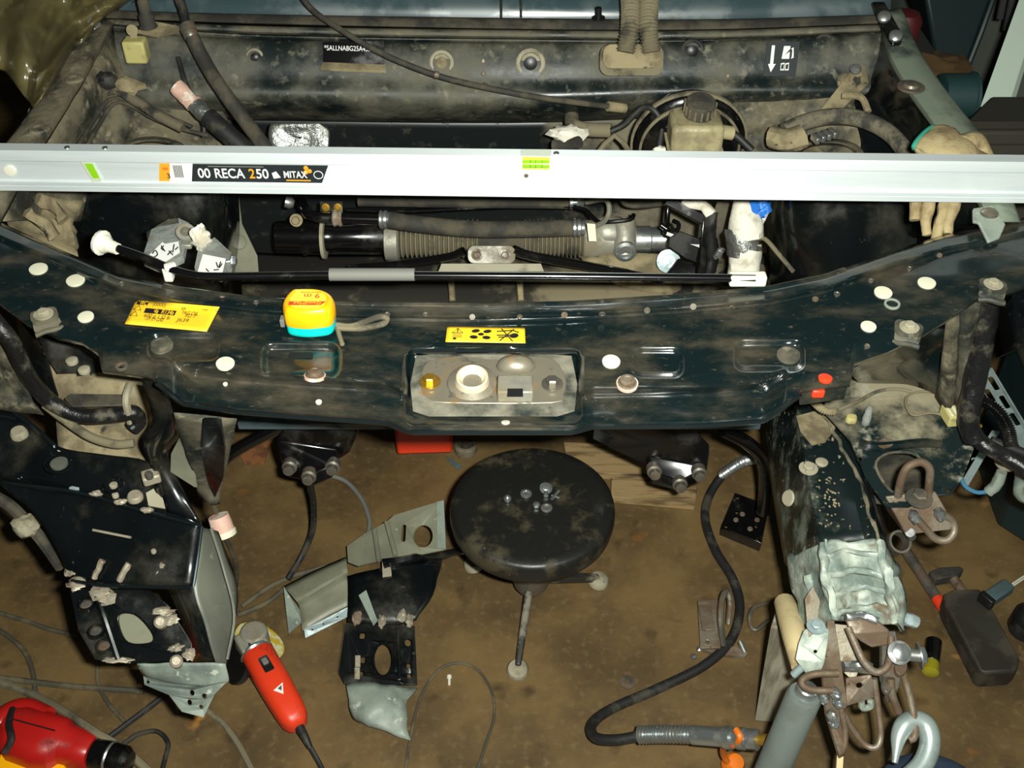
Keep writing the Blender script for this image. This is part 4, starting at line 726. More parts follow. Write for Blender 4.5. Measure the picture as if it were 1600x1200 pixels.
mk('thin_pipe', tube([R(915, 316, 1.83), R(945, 312, 1.82), R(952, 328, 1.80), R(945, 345, 1.78), R(925, 356, 1.745)], .005, 8), M['alud'], rk)
mk('paper_tag', sheet(VL([(917, 349, 1.735), (930, 350, 1.735), (932, 377, 1.72), (920, 377, 1.72)]), th=.0008), M['cream'], rk, label='small cream paper tag')
mk('rack_bolt', lathe([(.011, 0), (.011, .01), (.006, .016)], R(446, 315, 1.78), (1, 0, -.3), 14), M['steel'], rk); mk('bleed_nut', hexbolt(R(463, 344, 1.76), (0, -1, .5), .008, .012), M['tan'], rk)
# V-brace in front of the rack
vb = T('steering_brace', 'black V-shaped brace bolted in front of the steering rack', 'brace', V(765, 410, 1.70))
mk('brace_bar', tube(VL([(545, 420, 1.74), (620, 413, 1.72), (700, 402, 1.70), (725, 392, 1.695)]), .008, 10), M['blackg'], vb); mk('brace_bar', tube(VL([(802, 390, 1.695), (830, 400, 1.70), (930, 418, 1.72), (1000, 432, 1.73), (1060, 448, 1.74)]), .009, 10), M['blackg'], vb)
bp = mk('brace_plate', sheet(rrect(V(768, 398, 1.686), X3, Vector((0, .5, 1)), .086, .032, .012), th=.006), M['alud'], vb, bevel=.001)
for px in (746, 789): mk('brace_bolt', hexbolt(V(px, 398, 1.682), (0, -1, .5), .007, .008, .011), M['steeld'], bp)
mk('brace_foot', sheet(VL([(690, 412, 1.70), (845, 412, 1.70), (850, 424, 1.69), (685, 424, 1.69)]), th=.004), M['tancl'], vb)
# ================================================================ things hanging and lying in the engine bay
def hose(name, pts, r, m_, label, cat='hose', n=12, sm=6): return mk(name, tube(pts, r, n, sm), m_, None, label, cat)
bc = T('bonnet_cable', 'dusty dark cable sagging across the bulkhead from windscreen to brake servo', 'cable', V(700, 128, 1.82))
mk('cable', tube(VL([(462, -20, 1.93), (485, 12, 1.90), (525, 42, 1.86), (600, 85, 1.82), (690, 120, 1.80), (800, 145, 1.795), (900, 160, 1.80), (968, 168, 1.83)]), .0052, 10, 6), M['rubber'], bc); mk('cable_ferrule', cyl(V(950, 166, 1.82), V(976, 169, 1.835), .009), M['tan'], bc)
for px, py in ((682, 117), (758, 135)): mk('tape_band', cyl(V(px-3, py-1, 1.80), V(px+3, py+1, 1.80), .0062), M['rust'], bc)
hh = T('heater_hose', 'long dusty rubber hose with metal collar hanging down the left bulkhead', 'hose', V(350, 150, 1.75))
mk('hose', tube(VL([(300, 58, 1.84), (316, 90, 1.82), (340, 130, 1.78), (380, 185, 1.74), (410, 225, 1.70), (425, 250, 1.69)]), .0125, 14), M['rubber'], hh); mk('hose_pipe', tube(VL([(270, -25, 1.92), (284, 10, 1.89), (292, 42, 1.86)]), .0085, 10), M['rubberc'], hh)
mk('collar', lathe([(.010, 0), (.014, .003), (.014, .012), (.010, .014), (.013, .017), (.013, .026), (.010, .03)], V(291, 38, 1.862), V(303, 66, 1.835)-V(291, 38, 1.862), 16), M['steeld'], hh)
h2 = T('radiator_hose', 'black rubber hose with pink and foil wrapped end at the left bulkhead', 'hose', V(340, 195, 1.72))
mk('hose', tube(VL([(325, 183, 1.76), (350, 205, 1.74), (385, 235, 1.72), (400, 250, 1.71)]), .017, 14), M['rubberc'], h2)
mk('wrapped_end', rumple(tube(VL([(276, 136, 1.80), (290, 150, 1.79), (303, 163, 1.78)]), .015, 12), .003, 70), M['pinkp'], h2); mk('foil_end', rumple(tube(VL([(303, 163, 1.78), (315, 175, 1.77), (328, 185, 1.76)]), .0145, 12), .003, 70, 2), M['foil'], h2)
rl = T('relay', 'yellowed square relay hanging from a bracket at the left bulkhead corner', 'relay', V(215, 85, 1.84))
mk('relay_case', box(V(213, 78, 1.84), (.038, .030, .040)), M['relay'], rl, bevel=.004); mk('relay_ear', lathe([(.010, 0), (.010, .003), (.005, .004)], V(207, 47, 1.845), (0, -1, .2), 16), M['tan'], rl)
mk('relay_tab', box(V(209, 56, 1.846), (.012, .004, .026)), M['tan'], rl, bevel=.001)
mk('mount_bracket', sheet(VL([(213, 50, 1.85), (235, 32, 1.87), (285, 42, 1.86), (268, 52, 1.845), (245, 57, 1.84)]), th=.004), M['tan'], car)
mk('bump_stop', lathe([(.016, 0), (.013, .006), (.013, .02), (.010, .024), (.010, .045), (.008, .05)], V(232, 42, 1.855), Z3, 16), M['rubber'], car)
# brake pipes and loom on the left inner wing
for i, (pts, r) in enumerate((([(130, 238, .875), (155, 195, .885), (178, 162, .90), (205, 165, .885), (240, 185, .87), (280, 200, .86), (325, 212, .85)], .0035), ([(116, 238, .88), (145, 190, .89), (172, 155, .905), (205, 158, .89), (235, 172, .875)], .0035), ([(100, 236, .885), (130, 180, .90), (165, 148, .91), (210, 150, .90), (250, 175, .885), (300, 198, .865)], .0035))):
    mk('brake_pipe', tube(UL(pts), r, 8, 5), M['rubber'], car)
hose('wiring_loom', UL([(60, 240, .915), (90, 190, .925), (120, 150, .935), (150, 132, .93), (180, 138, .92), (215, 160, .90), (250, 182, .885), (285, 200, .87)]), .009, mat('dusty_loom_tape', srgb(96, 88, 70), .9, c2=srgb(40, 38, 34), scale=24, lo=.48, hi=.6, bump=.6), 'dust-covered wiring loom running over the left inner wing', 'wiring')
mk('loom_joint', rumple(blob(U(195, 135, .92), (.03, .022, .014), .35, 4), .004, 50), M['tan'], car)
mk('loom_joint', rumple(blob(U(165, 125, .94), (.018, .016, .012), .35, 6), .003, 50), M['rubberc'], car)
hose('vent_tube', VL([(278, 90, 1.86), (290, 130, 1.82), (305, 165, 1.80), (318, 195, 1.78), (318, 215, 1.77)]), .0045, M['rubberc'], 'thin black vent tube beside the pink wrapped hose end')
for i, (pts) in enumerate((((60, 312, .87), (85, 322, .85), (100, 345, .83)), ((40, 330, .88), (70, 350, .85), (88, 372, .83)), ((95, 335, .83), (108, 360, .81), (112, 385, .80)))): mk('mud_rope', rumple(tube(UL(pts), .010, 8), .006, 50, i), M['tan'], car)
mk('side_shelf', rumple(loft([UL([(20, 310, .87), (70, 310, .85), (130, 312, .83)]), UL([(10, 345, .86), (60, 350, .83), (115, 352, .81)]), UL([(30, 372, .85), (70, 385, .82), (120, 400, .80)])], 5, 5), .007, 25), M['tan'], car, solid=.003)
# foil wrapped stub, rags and bags
fw = mk('foil_wrap', rumple(loft([[p for p in rrect(V(468, 215, 1.80-dy), X3, Vector((0, .4, 1)), .105*s, .050*s, .018*s)]+[rrect(V(468, 215, 1.80-dy), X3, Vector((0, .4, 1)), .105*s, .050*s, .018*s)[0]] for s, dy in ((.8, 0), (1, .006), (1, .012), (.86, .016), (.4, .013), (.05, .012))], 1, 2), .004, 60), M['foil'], None, 'silver foil covering an opening on the bulkhead', 'foil')
br = T('brake_servo', 'round black brake servo with milky fluid reservoir and ribbed cap', 'brake servo', V(1080, 215, 1.86))
sv = lathe([(.02, .0), (.080, .004), (.086, .008), (.088, .016), (.096, .02), (.100, .026), (.100, .034), (.094, .05)], V(1078, 236, 1.775), (0, 1, .12), 40); mk('servo_drum', sv, M['blackg'], br)
mk('servo_rim', ring([(.100, .022), (.104, .024), (.104, .030), (.100, .032)], V(1078, 236, 1.775), (0, 1, .12), 48), M['dustyrub'], br)
mk('servo_bead', ring([(.086, .004), (.090, .007), (.089, .012), (.085, .010)], V(1078, 236, 1.775), (0, 1, .12), 48), M['dustyrub'], br)
oc2 = V(1085, 215, 1.725); tk = mk('reservoir', join(box(oc2+Vector((0, 0, .012)), (.088, .070, .05)), box(oc2+Vector((.002, 0, -.028)), (.084, .066, .036))), M['tank'], br, bevel=.008)
mk('fluid_window', box(oc2+Vector((.004, -.0345, -.026)), (.066, .003, .024)), M['fluid'], tk, bevel=.004); mk('tank_seam', box(oc2+Vector((0, 0, -.012)), (.095, .077, .003)), M['tank'], tk, bevel=.001)
cpo = oc2+Vector((.004, .004, .050)); cp = mk('filler_cap', lathe([(.024, -.012), (.0255, 0), (.0255, .016), (.023, .019), (.010, .020), (.004, .0205)], cpo, Vector((0, -.25, 1)), 24), M['rubber'], tk)
for i in range(16):
    a = i*math.pi/8; u_, w_, a_ = frame(Vector((0, -.25, 1))); mk('cap_rib', box(cpo+(u_*math.cos(a)+w_*math.sin(a))*.0258+a_*.006, (.004, .003, .017), u_*math.cos(a)+w_*math.sin(a), a_.cross(u_*math.cos(a)+w_*math.sin(a))), M['dustyrub'], cp)
mk('tank_side_neck', cyl(oc2+Vector((.04, 0, .012)), oc2+Vector((.064, .004, .006)), .012), M['tank'], tk)
mk('vacuum_pipe', tube(VL([(955, 205, 1.80), (975, 195, 1.80), (990, 180, 1.80), (1005, 168, 1.80), (1022, 172, 1.79), (1034, 195, 1.78), (1030, 230, 1.77)]), .006, 10), M['rubberc'], br); mk('hose_elbow', tube(VL([(893, 180, 1.86), (895, 195, 1.83), (915, 202, 1.82), (955, 204, 1.81)]), .013, 12), M['dustyrub'], br)
mk('clutch_pipe', tube(VL([(930, 245, 1.79), (960, 212, 1.79), (985, 240, 1.78)]), .005, 8, 2), M['dustyrub'], br); mk('outlet_hose', tube(VL([(1130, 202, 1.78), (1150, 212, 1.77), (1175, 235, 1.75)]), .007, 10), M['rubberc'], br)
mk('paper_wrap', rumple(blob(V(888, 209, 1.80), (.036, .022, .012), .3, 8, fq=3), .004, 60), M['paper'], None, 'crumpled white paper plug by the bulkhead pipe elbow', 'paper')
hose('dusty_pipe_stub', VL([(865, 228, 1.79), (890, 226, 1.78), (905, 222, 1.77)]), .011, M['rubber'], 'short dusty rubber pipe stub with white tag above the level'); 
mk('paper_plug', rumple(blob(V(1032, 236, 1.76), (.014, .012, .008), .3, 3), .003, 80), M['paper'], None, 'small white paper scrap beside the brake reservoir', 'paper')
# corrugated twin hoses and gaiter
tw = T('corrugated_hose_pair', 'two dusty corrugated rubber hoses rising from a boot on the bulkhead', 'hose', V(990, 80, 1.84))
for s, px in ((0, 985), (1, 1014)):
    P_ = VL([(px-3+s*6, -30, 1.93), (px, 10, 1.88), (px-1, 45, 1.845), (px-8+s*12, 82, 1.825)]); mk('corrugated_hose', tube(P_, lambda t: .0155+.0016*math.sin(t*2*math.pi*22), 14, 40), M['dustyrub'], tw)
mk('hose_boot', prism(rrect(V(987, 88, 1.825), X3, Vector((0, .55, 1)), .098, .040, .014), Vector((0, .03, -.012))), M['tan'], tw, bevel=.005); mk('boot_flange', prism(rrect(V(987, 94, 1.832), X3, Vector((0, .55, 1)), .110, .052, .016), Vector((0, .012, -.006))), M['dustyrub'], tw, bevel=.003)
# right inner wing details
mk('wing_bracket', sheet(UL([(1334, 105, .93), (1352, 100, .93), (1358, 130, .91), (1300, 185, .87), (1262, 196, .86), (1275, 180, .87)]), th=.004), M['tan'], car, bevel=.001); mk('bracket_stud', hexbolt(U(1337, 108, .937), Vector((0, -.6, 1)), .007, .008), M['steel'], car)
mk('bracket_disc', lathe([(.018, 0), (.018, .006), (.012, .010)], U(1323, 130, .905), Vector((0, -.6, 1)), 18), M['tan'], car); mk('bracket_brace', tube(UL([(1315, 150, .90), (1345, 152, .90), (1357, 175, .885)]), .006, 8), M['tan'], car)
hose('corrugated_loom', UL([(1225, 205, .87), (1260, 190, .88), (1300, 182, .89), (1345, 186, .89), (1385, 205, .885), (1410, 230, .88), (1425, 250, .875)]), .014, mat('dusty_conduit', srgb(104, 98, 80), .9, c2=srgb(56, 54, 48), scale=30, bump=.8, bs=120), 'dusty conduit loom curving around the right strut tower', 'wiring')
mk('conduit_cap', rumple(tube(UL([(1205, 215, .86), (1230, 218, .865), (1255, 212, .87)]), .020, 10), .004, 40), M['tan'], car)
for i in range(4): mk('foil_clip', box(U(1274+i*9, 217-i*3, .882), (.008, .022, .012), (1, .3, 0)), M['steel'], car, bevel=.002)
# ================================================================ wrapped shaft and column parts on the right of the bay
ww = T('wrapped_shaft', 'upright shaft wrapped in white tape and foil beside the prop rod clip', 'wrapped part', V(1165, 425, 1.62))
mk('tape_wrap', rumple(tube(VL([(1158, 306, 1.66), (1160, 325, 1.65), (1165, 350, 1.64), (1166, 372, 1.63)]), lambda t: .008+.022*min(1, t*1.6), 12, 4), .003, 60), M['paper'], ww)
mk('foil_wrap', rumple(tube(VL([(1160, 358, 1.64), (1160, 375, 1.63), (1163, 392, 1.625)]), .028, 12, 4), .005, 60), M['foil'], ww); mk('tape_wrap', rumple(tube(VL([(1166, 380, 1.63), (1164, 400, 1.62), (1163, 428, 1.61)]), .0275, 12, 4), .003, 60, 3), M['paper'], ww)
bb = T('blue_film_bag', 'small clear bag with crumpled blue film hanging by the wrapped shaft', 'bag', V(1188, 345, 1.64))
mk('bag_film', rumple(sheet(VL([(1170, 310, 1.65), (1205, 310, 1.65), (1203, 330, 1.645), (1190, 356, 1.63), (1176, 335, 1.645)]), th=.004), .002, 60), M['bag'], bb); mk('blue_film', rumple(blob(V(1187, 322, 1.64), (.018, .012, .022), .5, 3, fq=4), .006, 70), M['bluewrap'], bb)
cb = T('column_bracket', 'black steering column bracket frame standing right of the rack housing', 'bracket', V(1070, 420, 1.68))
def bar(a, b, w_, h_, m_=M['blackg'], name='bracket_bar', par=cb):
    a, b = V(*a), V(*b); e = b-a; return mk(name, box((a+b)/2, (e.length, w_, h_), e, Vector((0, .6, 1)).cross(e)), m_, par, bevel=.002)
bar((1040, 312, 1.70), (1104, 346, 1.68), .020, .018); bar((1102, 342, 1.68), (1094, 428, 1.64), .016, .014); bar((1044, 322, 1.70), (1040, 366, 1.68), .008, .01); bar((1040, 364, 1.68), (1096, 385, 1.66), .010, .01)
mk('bracket_plate', sheet(VL([(1045, 372, 1.67), (1062, 362, 1.67), (1094, 374, 1.66), (1092, 412, 1.65), (1072, 405, 1.655), (1043, 385, 1.665)]), th=.006), M['black'], cb, bevel=.002); mk('bracket_plate', sheet(VL([(1042, 428, 1.655), (1060, 404, 1.66), (1092, 418, 1.65), (1090, 436, 1.64), (1060, 436, 1.645)]), th=.006), M['blackg'], cb, bevel=.002)
mk('cable_clip', tube(VL([(1052, 345, 1.68), (1060, 350, 1.67), (1058, 360, 1.67), (1048, 358, 1.675)]), .004, 8), M['blackg'], cb); mk('clip_stud', cyl(V(1033, 352, 1.68), V(1042, 358, 1.675), .005), M['blackg'], cb)
mk('joint_yoke', rumple(tube(VL([(1112, 330, 1.68), (1108, 360, 1.67), (1112, 395, 1.66), (1108, 425, 1.65)]), .013, 10), .003, 50), M['black'], cb); mk('joint_cover', sheet(VL([(1122, 312, 1.68), (1140, 318, 1.68), (1130, 360, 1.66), (1112, 385, 1.66), (1110, 345, 1.67)]), th=.008), M['rubber'], cb, bevel=.002)
mk('white_cable_end', rumple(tube(VL([(1070, 310, 1.69), (1085, 318, 1.68), (1100, 322, 1.68), (1110, 336, 1.67)]), .010, 10), .003, 60), M['paper'], cb)
mk('coil_spring', tube([V(1127, 390, 1.65).lerp(V(1120, 402, 1.645), i/40)+Vector((.006*math.cos(i*.9), .006*math.sin(i*.9), 0)) for i in range(41)], .0012, 5, 1), M['steel'], cb)
hose('earth_lead', VL([(1183, 372, 1.64), (1196, 374, 1.63), (1215, 395, 1.60), (1240, 425, 1.57)]), .004, M['dustyrub'], 'thin olive lead running from the wrapped shaft to the lock panel', 'cable')
hose('black_brake_line', VL([(970, 300, 1.80), (976, 318, 1.79), (1000, 322, 1.78), (1040, 317, 1.77)]), .005, M['rubber'], 'short bent dusty brake line right of the rack below the level', 'pipe')
# ---- bags of bolts at the left
def bagthing(name, label, P, Q, lines, z, dz=.012):
    t = T(name, label, 'bag', U(*P[0], z)); c = sum((U(px, py, z) for px, py in P), Vector())/len(P)
    mk('bag_film', rumple(prism([U(px, py, z) for px, py in P], (0, 0, -dz)), .004, 50), M['bag'], t); l = mk('paper_label', sheet([U(px, py, z+.006) for px, py in Q], th=.0006), M['whiteink'], t)
    for a in lines: mk('handwriting', tube([U(px, py, z+.0075) for px, py in a], .0009, 5, 3), M['ink'], l)
bagthing('bolt_bag', 'clear bag with handwritten white label left of the paper lump', [(222, 405), (238, 360), (282, 342), (296, 350), (286, 400), (250, 418)], [(225, 406), (254, 378), (258, 381), (279, 377), (281, 394), (250, 414), (236, 412)],
    [[(238, 396), (243, 391), (246, 398), (240, 402)], [(252, 384), (256, 390)], [(256, 384), (252, 388), (258, 392)], [(262, 398), (268, 392)], [(264, 392), (270, 398)], [(272, 382), (270, 394)], [(274, 390), (278, 386)]], .868)
bagthing('bolt_bag', 'clear bag with handwritten white label right of the paper lump', [(305, 420), (312, 385), (335, 372), (362, 395), (358, 415), (345, 428)], [(317, 397), (353, 404), (347, 428), (308, 426)], [[(338, 410), (341, 418), (345, 409)], [(334, 422), (342, 421)], [(322, 420), (326, 424)], [(343, 418), (347, 412)]], .874)
mk('paper_lump', rumple(blob(U(313, 371, .885), (.015, .012, .020), .35, 5, fq=3), .003, 70), M['paper'], None, 'crumpled white paper lump between the two bolt bags', 'paper')
sb = T('sensor_ring', 'small grey ring bracket lying left of the paper lump', 'bracket', U(290, 372, .868)); mk('ring', lathe([(.012, 0), (.014, .004), (.014, .012), (.008, .012), (.008, 0)], U(291, 368, .868), Vector((.2, -.5, 1)), 18), M['alud'], sb); mk('tail', box(U(293, 380, .866), (.016, .022, .008)), M['alud'], sb, bevel=.002)
mk('slotted_tab', sheet(UL([(228, 362, .868), (262, 342, .874), (278, 340, .874), (280, 348, .87), (258, 362, .866), (230, 374, .862)]), th=.003), M['paintd'], None, 'dark slotted metal tab under the left bolt bag', 'bracket', bevel=.001)
mk('loose_bolt', join(cyl(U(354, 409, .872), U(362, 408, .872), .004), hexbolt(U(362, 408, .872), X3, .007, .007, .009)), M['steel'], None, 'shiny bolt poking out of the right bolt bag', 'bolt')
# ---- glove on the right wing
gl = T('work_glove', 'beige work glove with teal cuff draped over the right wing under the level', 'glove', U(1490, 240, .95))
gs = [((1444, 216, .985), .036, .010), ((1468, 224, .985), .040, .018), ((1500, 238, .98), .040, .020), ((1526, 247, .962), .034, .015), ((1540, 258, .942), .024, .008)]
rws = []
for i, (p, a, b) in enumerate(gs):
    c_ = U(*p); nx_ = U(*gs[min(i+1, 4)][0])-U(*gs[max(i-1, 0)][0]); u_ = nx_.normalized(); s_ = u_.cross(Z3).normalized(); n_ = s_.cross(u_)
    q = [c_+s_*(a*math.cos(k))+n_*(b*math.sin(k)) for k in [2*math.pi*j/20 for j in range(20)]]; rws.append(q+[q[0]])
mk('palm', rumple(loft(rws, 1, 5), .006, 38, 3), M['glove'], gl, solid=.002)
mk('cuff_edge', tube([p+Vector((0, .001, .001)) for p in rws[0][:-1]], .0032, 6, 2, True), M['tealcuff'], gl); mk('thumb', rumple(tube(UL([(1505, 228, .985), (1518, 222, .985), (1532, 232, .975), (1542, 248, .965)]), lambda t: .017*(1-.35*t*t), 12, 5), .003, 40), M['glove'], gl)
for k, P_ in enumerate(([(1436, 301, .921), (1431, 320, .910), (1430, 344, .895)], [(1452, 301, .921), (1450, 322, .912), (1447, 345, .898), (1449, 368, .882)], [(1482, 302, .921), (1475, 328, .912), (1467, 355, .895), (1460, 382, .878)], [(1494, 302, .921), (1488, 328, .912), (1481, 350, .898), (1480, 366, .888)])):
    mk('finger', rumple(tube(UL(P_), lambda t: .0098*(1-.3*t*t), 10, 6), .003, 55, k), M['glove'], gl)
mk('back_of_glove', rumple(loft([UL([(1440, 250, .955), (1475, 246, .96), (1530, 255, .948)]), UL([(1436, 297, .924), (1465, 297, .925), (1495, 299, .924)])], 5, 4), .002, 40), M['glove'], gl, solid=.006)
# ================================================================ wiring and bits at the right front corner
def corr(t, n, r, a): return r+a*math.sin(t*2*math.pi*n)
lm = T('taped_loom', 'thick black taped wiring loom hanging from the right wing corner', 'wiring', U(1520, 680, .60))
mk('loom', rumple(tube(UL([(1545, 455, .865), (1540, 500, .82), (1532, 550, .77), (1522, 600, .72), (1515, 640, .68), (1514, 665, .65), (1524, 688, .63)]), lambda t: .0165-.001*t, 14, 6), .002, 60), M['tape'], lm)
mk('loom', rumple(tube(UL([(1520, 678, .63), (1545, 700, .62), (1575, 715, .61), (1625, 745, .60)]), .012, 12, 6), .002, 60), M['tape'], lm); mk('loom', tube(UL([(1548, 688, .615), (1575, 698, .61), (1620, 715, .60)]), .007, 10, 5), M['rubberc'], lm)
mk('copper_end', tube(UL([(1515, 668, .65), (1525, 665, .652), (1533, 666, .65)]), .003, 6), M['gold'], lm)
mk('corrugated_conduit', tube(UL([(1524, 625, .68), (1545, 632, .68), (1565, 650, .67), (1576, 672, .66), (1580, 695, .65)]), lambda t: corr(t, 26, .0088, .0011), 12, 40), M['blackg'], None, 'black corrugated conduit bulging right of the taped loom', 'conduit')
hose('thin_loom', UL([(1486, 500, .80), (1482, 540, .76), (1474, 590, .68), (1470, 610, .645)]), .007, M['tape'], 'thin taped loom running down the corner post', 'wiring')
cn = T('plug_connector', 'cream plastic plug connector lying on the muddy wheel arch shelf', 'connector', U(1487, 652, .60)); cx_ = U(1488, 648, .625); mk('connector_body', box(cx_, (.026, .034, .022), (1, .15, 0)), M['relay'], cn, bevel=.003)
for i in range(3): mk('connector_rib', box(cx_+Vector((-.009+.009*i, 0, .0115)), (.004, .032, .003), (1, .15, 0)), M['cream'], cn, bevel=.001)
mk('connector_wire', tube([U(px, py, .618) for px, py in ((1478, 650), (1455, 645), (1425, 648), (1415, 625), (1430, 613), (1460, 612))], .0022, 6), M['dustyrub'], cn)
hose('arch_wire', [U(px, py, .612) for px, py in ((1310, 640), (1340, 628), (1370, 612), (1400, 608), (1425, 612))], .0028, M['dustyrub'], 'thin muddy wire lying across the wheel arch shelf', 'cable')
mk('spring_conduit', tube([U(px, py, .622) for px, py in ((1266, 622), (1278, 634), (1290, 642), (1305, 644))], lambda t: corr(t, 14, .006, .001), 10, 30), M['tan'], None, 'short muddy coiled conduit under the lock panel lug', 'conduit')
pa = T('slotted_angle', 'galvanised slotted angle bar leaning beside the right wheel arch', 'metal bar', U(1570, 670, .2))
pq = lambda px, py: U(px, py, .45-.0018*(py-576)); e1 = (pq(1599, 660)-pq(1548, 576)).normalized()
slots = []
for px, py in ((1553, 600), (1547, 619), (1570, 629), (1586, 656), (1565, 649)):
    o = pq(px, py); nn = (pq(1599, 660)-pq(1548, 576)).cross(pq(1534, 614)-pq(1548, 576)).normalized(); slots.append(rrect(o, e1, nn.cross(e1), .048, .0095, .0046, 3))
mk('angle_face', sheet([pq(1548, 576), pq(1699, 826), pq(1682, 832), pq(1531, 604)], slots, .003), M['galv'], pa); mk('angle_flange', sheet([pq(1548, 576), pq(1699, 826), pq(1699, 826)+Vector((.004, .012, -.014)), pq(1548, 576)+Vector((.004, .012, -.014))], th=.003), M['galv'], pa)
fbq = lambda px, py: U(px, py, .42); fbd = (fbq(1508, 757)-fbq(1556, 672)).normalized(); mk('flat_bar', sheet([fbq(1550, 672), fbq(1562, 674), fbq(1514, 757), fbq(1507, 763), fbq(1501, 754)], [rrect(fbq(1522, 716), X3, Y3, .008, .003, .0014, 2), rrect(fbq(1509, 748), X3, Y3, .008, .003, .0014, 2)], .004), M['galv'], None, 'pale flat metal bar with two slots below the taped loom', 'metal bar', bevel=.001)
bk = T('lamp_socket', 'round cream lamp socket with rubber cable boot below the loom', 'lamp socket', U(1572, 725, .5)); mk('socket_cup', lathe([(.018, 0), (.022, .012), (.020, .020), (.010, .022)], U(1570, 722, .52), Vector((.1, -.3, 1)), 20), M['tancl'], bk); mk('socket_boot', rumple(tube(UL([(1565, 738, .52), (1558, 755, .50), (1545, 768, .48)]), .009, 10), .002, 60), M['primer'], bk)
mk('blue_lead', tube(UL([(1545, 768, .48), (1525, 769, .47), (1506, 757, .47), (1502, 735, .48), (1515, 705, .52), (1522, 690, .58)]), .0035, 8), M['bluewire'], bk)
mk('hanging_fitting', rumple(tube(UL([(1590, 725, .5), (1596, 745, .47), (1592, 770, .44), (1612, 785, .42)]), .010, 10), .003, 50), M['primer'], None, 'pale crusty hose fitting at the right picture edge below the loom', 'fitting')
# plate with U-bolts on the wheel arch
up = T('shackle_plate', 'rusty triangular plate with two U-bolts bolted to the right wheel arch', 'bracket', U(1435, 800, .5)); zz = .575
pts_ = UL([(1384, 776, .57), (1462, 768, .575), (1492, 820, .53), (1486, 828, .525), (1416, 836, .52)])
pl_ = mk('plate', sheet(pts_, th=.006), M['rust'], up, bevel=.002); mk('plate_leg', sheet(UL([(1384, 778, .566), (1416, 838, .515), (1420, 842, .48), (1380, 790, .52)]), th=.004), M['rust'], up)
mk('plate_bolt', hexbolt(U(1436, 779, .578), Z3, .012, .012, .020), M['steeld'], pl_)
mk('u_bolt', tube(UL([(1403, 774, .575), (1408, 750, .61), (1418, 730, .635), (1438, 722, .64), (1452, 732, .63), (1452, 755, .60), (1450, 772, .575)]), .0062, 10), M['rust'], up); mk('u_bolt', tube(UL([(1430, 808, .545), (1448, 828, .525), (1462, 842, .51), (1480, 844, .51), (1491, 830, .52), (1486, 812, .535), (1470, 802, .55)]), .006, 10), M['rust'], up)
for px, py in ((1429, 808), (1468, 804)): mk('weld_bead', rumple(blob(U(px, py, .555), (.008, .014, .006), .3, px), .001, 90), M['steel'], up)
mk('plate_stud', cyl(U(1422, 832, .525), U(1424, 838, .505), .007), M['steel'], up)
mk('pull_ring', ring([(.018, 0), (.018, .022), (.0145, .022), (.0145, 0)], U(1397, 850, .47), Vector((.15, -.6, 1)), 22), M['steeld'], None, 'short steel tube ring beside the right frame rail', 'ring')
# ================================================================ pulling rig on the right rail end
rg = T('pulling_rig', 'welded rusty pulling rig of plates and rod loops on the right rail end', 'pulling rig', U(1340, 1080, .3))
def rod(P_, r=.0055, m_=None, nm='rod_loop'): return mk(nm, tube(UL(P_), r, 10, 6), m_ or M['rust'], rg)
mk('white_plate', sheet(UL([(1256, 985, .44), (1278, 972, .45), (1296, 985, .45), (1288, 1035, .42), (1280, 1056, .40), (1262, 1056, .40), (1243, 1030, .42), (1248, 1005, .43)]), [uell(1274, 1018, 3, 3, .43, 8)], .007), M['crash'], rg, bevel=.002, label='pale painted steel lug')
mk('lug_bolt', hexbolt(U(1275, 979, .455), Z3, .008, .007, .014), M['galv'], rg); mk('lug_stud', cyl(U(1256, 1040, .405), U(1240, 1054, .385), .006), M['galv'], rg)
mk('top_plate', sheet(UL([(1318, 962, .47), (1370, 968, .475), (1390, 985, .47), (1388, 1008, .45), (1362, 1012, .445), (1345, 1002, .45), (1330, 990, .46)]), th=.006), M['rust'], rg, bevel=.002)
mk('weld_bead', rumple(tube(UL([(1322, 964, .477), (1345, 962, .48), (1372, 970, .48)]), .006, 8), .004, 80), M['steel'], rg); mk('inner_plate', sheet(UL([(1305, 975, .44), (1330, 978, .44), (1348, 1030, .40), (1335, 1065, .38), (1312, 1045, .39)]), th=.004), M['weld'], rg)
mk('side_bar', prism(UL([(1292, 968, .46), (1304, 968, .46), (1325, 1100, .36), (1318, 1110, .355), (1300, 1060, .39), (1290, 1020, .42)]), (0, 0, -.02)), M['rust'], rg, bevel=.002); mk('side_bar', prism(UL([(1282, 1020, .42), (1296, 1030, .42), (1322, 1175, .31), (1312, 1180, .31), (1290, 1110, .35)]), (0, 0, -.012)), M['rust'], rg, bevel=.002)
mk('side_bar', prism(UL([(1378, 985, .46), (1400, 985, .46), (1412, 1040, .42), (1405, 1075, .39), (1390, 1090, .38), (1378, 1050, .41)]), (0, 0, -.02)), M['steeld'], rg, bevel=.002)
mk('cross_plate', sheet(UL([(1322, 1060, .385), (1362, 1054, .39), (1366, 1090, .365), (1322, 1104, .355)]), [uell(1343, 1071, 5, 4.5, .38, 10)], .005), M['rust'], rg, bevel=.001); mk('cross_weld', rumple(tube(UL([(1318, 1042, .40), (1340, 1040, .40), (1362, 1046, .40)]), .008, 8), .004, 70), M['steel'], rg)
rod([(1325, 980, .465), (1338, 1010, .45), (1350, 1034, .44), (1368, 1050, .43), (1386, 1042, .435), (1392, 1015, .45), (1392, 995, .46)]); rod([(1310, 1052, .41), (1275, 1053, .41), (1256, 1060, .40), (1254, 1070, .395), (1270, 1078, .39), (1300, 1079, .39)])
